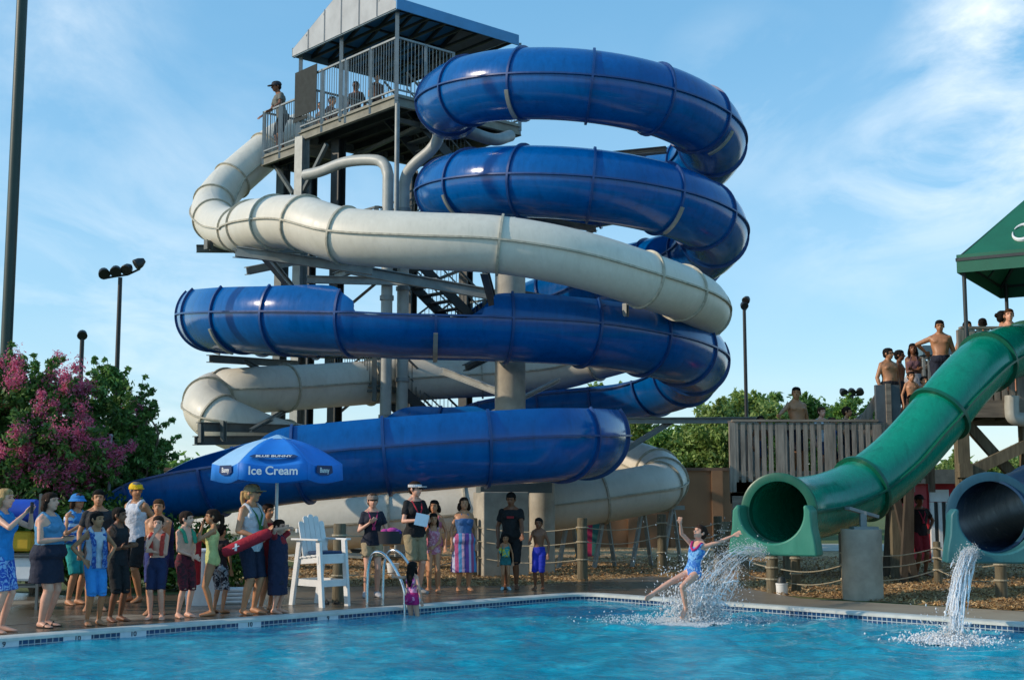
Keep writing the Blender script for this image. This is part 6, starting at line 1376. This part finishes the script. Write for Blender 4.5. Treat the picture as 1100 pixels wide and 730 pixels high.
_, J = on_deck(301, 653, 558, 70, 'boy in a red shirt wrapped in a navy towel, shading his eyes with one hand', skin='fair', wear=(('tshirt', '9a1e28'), ('shorts', '151c30', .9)), hair='dark', armL='brow', armR='brow', D=18.9, group=gL)
towel(J, 'dark navy towel hanging from the shoulders of the boy shading his eyes', '151d3c', 'cape', z=(.8, .2))
p = pt(211, 19.0, .75); mb = MB().box(p, (.2, .12, .7)); prop('kickboard', mb, cloth('a8222e'), 'red foam board standing behind the boy with the green towel', 'foam board', .03)
# ---- middle group
gM = 'people standing along the far pool edge'
_, J = on_deck(399, 641, 530, 15, 'woman in a cap, navy t-shirt and khaki shorts with a basket on her hip', skin='fair', female=True, wear=(('tshirt', '151a2c', .5), ('shorts', 'a08e70', .55), ('lanyard', 'a02c60'), ('shoes', 'a8a8ac')), hair='brown', hstyle='pony', hat=('cap', '8c7a6c'), glasses=True, armR='chest', armL='mid', group=gM)
p = W(419, 577, 20.9); t = thing('basket', p, R(10), 'dark basket with pink and purple things in it beside the woman in khaki shorts', 'basket'); MB().loft([((0, 0, z), a_, b_, (1, 0, 0), (0, 1, 0)) for z, a_, b_ in ((-.1, .17, .12), (.1, .2, .14), (.1, .18, .125), (-.07, .15, .1))], 20).build('body', mat('basket_black', (.02, .02, .025), .7), t, smooth=35); MB().ell((.04, 0, .1), (.1, .08, .06)).ell((-.08, .02, .09), (.07, .07, .05)).build('pink_cloth', cloth('b03a8c'), t, smooth=True); MB().ell((.12, -.04, .08), (.06, .06, .05)).build('purple_cloth', cloth('5a2c8c'), t, smooth=True)
_, J = on_deck(445, 637, 517, 30, 'tall woman in a white visor, black t-shirt and khaki shorts holding a blue paper', skin='fair', female=True, wear=(('tshirt', '0e1014', .5), ('shorts', '98896a', .95), ('lanyard', 'b02838'), ('shoes', '8a8a8a')), hair='dark', hstyle='short', hat=('visor', 'c8ccd0'), glasses=True, armL='front', armR='front', headyaw=25, build=1.02, group=gM)
p = W(453, 558, 21.6); prop('paper_sheet', MB().box(p, (.22, .012, .2), Matrix.Rotation(R(12), 3, 'Y')), mat('pale_blue_paper', hx('9fc4da'), .7, bmp=0), 'pale blue sheet of paper held by the tall woman in the white visor', 'paper')
_, J = on_deck(467, 634, 537, -10, 'taller dark haired girl standing half hidden behind the girl in pink', skin='tan', female=True, wear=(('swimsuit', 'b86a7c'),), hair='black', hstyle='bob', D=23.2, group=gM)
_, J = on_deck(465, 636, 551, 10, 'girl in a pink patterned swimsuit with dark hair next to the tall woman', skin='tan', female=True, wear=(('swimsuit', ('c07088', 'floral', 'd8a8b4')),), hair='black', hstyle='long', armL='clasp', group=gM)
_, J = on_deck(498, 634, 534, 15, 'woman in a blue halter top and long skirt with purple and white stripes', skin='tan', female=True, build=1.15, wear=(('halter_top', '3c6496'), ('long_skirt', ('555577', 'multi'), .2, 1.22)), hair='dark', hstyle='bob', headpitch=-8, group=gM)
MN, J = on_deck(549, 632, 529, -5, 'man in a black t-shirt with red print and black shorts holding a child\'s hand', skin='brown', build=1.12, wear=(('tshirt', '0d0e10', .48), ('shorts', '0f1013', 1.05), ('logo', '8c1c22')), hair='black', headpitch=14, headyaw=-10, wL=W(562, 583, 23.2), group=gM)
_, J = on_deck(543, 633, 573, 5, 'little girl in teal swimwear with a yellow float vest', skin='olive', female=True, wear=(('swimsuit', '2a8a8c'), ('shorts', '246a6c', .35), ('shoes', 'a8c0c4')), hair='black', hstyle='bob', group=gM)
p = J['TT']((0, -.085, .66)); prop('float_vest', MB().box(p, (.13, .05, .14)).box(p + Vector((-.1, .04, .04)), (.05, .12, .1)), cloth('b8b83a', 'floral', '2a9a9a'), 'yellow and teal float strapped on the little girl\'s chest', 'float vest', .02)
_, J = on_deck(579, 633, 556, -12, 'shirtless boy in bright blue trunks holding the man\'s hand', skin='brown', wear=(('shorts', '1c2fa8', 1.1),), hair='black', wR=W(567, 588, 22.9), group=gM)
# ---- girl on the ladder
g = pt(444, 19.65, 0); H_ = 1.12; _, J = person((g.x, g.y, W(444, 603, 19.65).z - H_), H_, 150, 'small girl with long dark hair in a pink and magenta swimsuit climbing the pool ladder', skin='fair', female=True, wear=(('swimsuit', ('b8287c', 'floral', 'dd9cc0')), ('shorts', 'b01870', .28)), hair='black', hstyle='long', wL=W(420, 619, 19.3), armR='down', kneehint=(0, -1, 0))
# ---- flying girl
D0 = 18.45; hipc = W(744, 614, D0); H_ = 1.40; sh_c = W(751, 579, D0 + .12); hd = -38
base = Vector((hipc.x, hipc.y, hipc.z - .53 * H_))
FG, J = person(base, H_, hd, 'girl in a blue and pink swimsuit flying off the green slide with arms spread wide', skin='fair', female=True, wear=(('swimsuit', ('3f78c2', 'floral', '78b0de')),), hair='dark', hstyle='bun', lean=-10, sidelean=8, headyaw=-22, headpitch=-8,
   wR=W(731, 562, D0 - .15), wL=W(790, 574, D0 - .05), footR=W(696, 640, D0 - .25), footL=W(737, 654, D0 - .12), kneehint=(0, -.7, .7))
_c = MB()
for s in (1, -1): _c.pipe([J['TT']((s * .05, .03, .83)), J['TT']((s * .05, -.035, .82)), J['TT']((s * .035, -.068, .77)), J['TT']((0, -.072, .735))], .012 * H_, 8)
_c.build('pink_trim', cloth('c02870'), None).parent = FG; bpy.data.objects['pink_trim'].matrix_parent_inverse = J['M'].inverted()
# ---- queue deck
gQ = 'people queuing for the green slide'
def at(px, D, z, H, heading, label, **k): p = pt(px, D, z); k.setdefault('group', gQ); return person((p.x, D, z), H, heading, label, **k)
at(818, 27.2, FZ, 1.28, 5, 'small dark haired child just showing over the left end of the deck rail', skin='brown', hair='black', wear=(('shorts', '2a3550'),))
at(857, 27.0, FZ, 1.86, 18, 'bare chested man with dark hair leaning one hand on the deck rail', skin='olive', build=1.12, hair='black', hstyle='short', wear=(('shorts', '1a1c26', .95),), wR=W(834, 449, 26.3), headyaw=-30)
at(884, 27.2, FZ, 1.46, 25, 'boy in a white shirt behind the deck rail', skin='fair', hair='brown', wear=(('tshirt', 'c4c8cc'), ('shorts', '46506a')), armL='front')
at(911, 27.3, FZ, 1.47, 70, 'boy in a dark shirt looking right behind the deck rail', skin='tan', hair='dark', wear=(('tshirt', '1c2028'), ('shorts', '20222a')))
at(895, 28.2, FZ, 1.3, 70, 'child in blue half hidden behind the deck pickets', skin='tan', hair='dark', wear=(('tshirt', '2a60a8'), ('shorts', '20222a')))
def zst(px, D=27.4): x = pt(px, D, 0).x; return sa.z + (sb.z - sa.z) * min(1, max(0, (x - sa.x) / (sb.x - sa.x)))
def stairp(px, D, top, H, heading, label, **k): z = W(px, top, D).z - H; return at(px, D, z, H, heading, label, **k)
stairp(958, 26.9, 374, 1.72, 20, 'bare chested man in dark sunglasses and black trunks on the stairs', skin='olive', build=1.2, hair='black', wear=(('shorts', '121318', .9),), glasses=True, headyaw=25, hat=None)
stairp(970, 27.7, 376, 1.66, 60, 'dark haired person behind the man in sunglasses', skin='brown', hair='black', hstyle='curly', wear=(('shorts', '222630'),))
stairp(985, 27.4, 369, 1.66, -10, 'girl with very long dark hair and a white wrap on the stairs', skin='brown', female=True, hair='black', hstyle='long', wear=(('halter_top', '6a4a50'), ('skirt', 'a8a8ac', .42)), armL='cross', armR='cross')
stairp(982, 26.75, 399, 1.36, 5, 'shirtless small boy with raised elbow in front of the long haired girl', skin='tan', hair='dark', wear=(('shorts', '46302a'),), armL='hip')
stairp(996, 26.8, 404, 1.28, 10, 'small shirtless child beside the green tube', skin='tan', hair='black', wear=(('shorts', '2a3a50'),))
stairp(981, 26.35, 424, 1.15, 0, 'lowest dark haired child peeping over the side wall', skin='tan', hair='black', wear=(('shorts', '2a3a50'),))
stairp(1015, 26.9, 344, 1.85, -12, 'broad bare chested man in dark trunks at the top of the stairs', skin='olive', build=1.18, hair='black', hstyle='buzz', wear=(('shorts', '141a2c', .9),), wR=W(994, 378, 27.2), headpitch=8)
def rail_head(px, D, top, heading, label, **k): z = W(px, top, D).z; return at(px, D, PZ, z - PZ, heading, label, **k)
rail_head(1045, 27.6, 345, 0, 'head with short black hair nearest the left end of the upper rail', skin='tan', hair='black', wear=(('shorts', '2a3a50'),))
rail_head(1062, 27.5, 342, 160, 'head with black hair second along the upper rail', skin='tan', hair='black', wear=(('shorts', '2a3a50'),))
rail_head(1084, 27.8, 334, 90, 'head with a dark bun facing right on the upper platform', skin='tan', hair='black', hstyle='bun', female=True, wear=(('swimsuit', '2a3a50'),))
rail_head(1091, 27.1, 332, -10, 'boy with bare shoulders at the right end of the upper rail', skin='fair', hair='brown', hstyle='buzz', wear=(('shorts', '2a3a50'),))
_, J = on_deck(986, 600, 531, 10, 'lifeguard in a dark cap and red and black shirt below the green slide', skin='brown', wear=(('tshirt', '20141a'), ('shorts', '8c1c2c', .9), ('lanyard', 'b02848')), hair='black', hat=('cap', '2a2024'), D=27.2, armL='hip', far=True)
# ---- on the tower
gT = 'people on the top deck of the tower'
def tp(l, r_, z, H, heading, label, **k): p = TW(l, r_, z); return person((p.x, p.y, z), H, heading, label, far=True, group=gT, **k)
def colof(p): d = p - CAM; return 550 + F * d.x / (d.y * math.cos(TH) + d.z * math.sin(TH))
def lat(px, r_, z): return float(min(np.linspace(0, 7, 281), key=lambda l: abs(colof(TW(l, r_, z)) - px)))
def tower_person(px, top, r_, z, heading, label, **k):
    l = lat(px, r_, z + 1.4); p = TW(l, r_, z); return tp(l, r_, z, W(px, top, p.y).z - z, heading, label, **k)
tower_person(303, 88, .5, ZL, -60, 'attendant in a cap and grey shirt leaning on the railing of the tower landing', skin='brown', hair='black', hat=('cap', '2a2f38'), wear=(('tshirt', '6a6c66'), ('shorts', '20242c', 1.0)), armL='rail', armR='rail', lean=12)
tower_person(405, 80, 1.6, ZD, 30, 'rider waiting nearest the front corner of the tower deck', skin='tan', hair='black', wear=(('tshirt', '5a4640'), ('shorts', '20242c')))
tower_person(382, 88, 2.2, ZD, -20, 'rider in a dark shirt in the middle of the tower railing', skin='brown', hair='black', wear=(('tshirt', '20242c'), ('shorts', '20242c')))
tower_person(356, 104, 2.6, ZD, 60, 'short rider beside the netting on the tower railing', skin='tan', hair='dark', wear=(('tshirt', '7a4a38'), ('shorts', '20242c')))
tower_person(336, 110, 2.2, ZD, -40, 'rider half hidden by the dark netting on the tower', skin='tan', hair='dark', wear=(('tshirt', '6a5a50'), ('shorts', '20242c')))
# bake the remeshed bodies and clothes
bpy.context.view_layer.update(); dg = bpy.context.evaluated_depsgraph_get(); baked = []
for o, post in PENDING: baked.append(bpy.data.meshes.new_from_object(o.evaluated_get(dg)))
for (o, post), me in zip(PENDING, baked):
    o.modifiers.clear(); o.data = me; me.name = o.name; me.shade_smooth()
    if post: post(o)
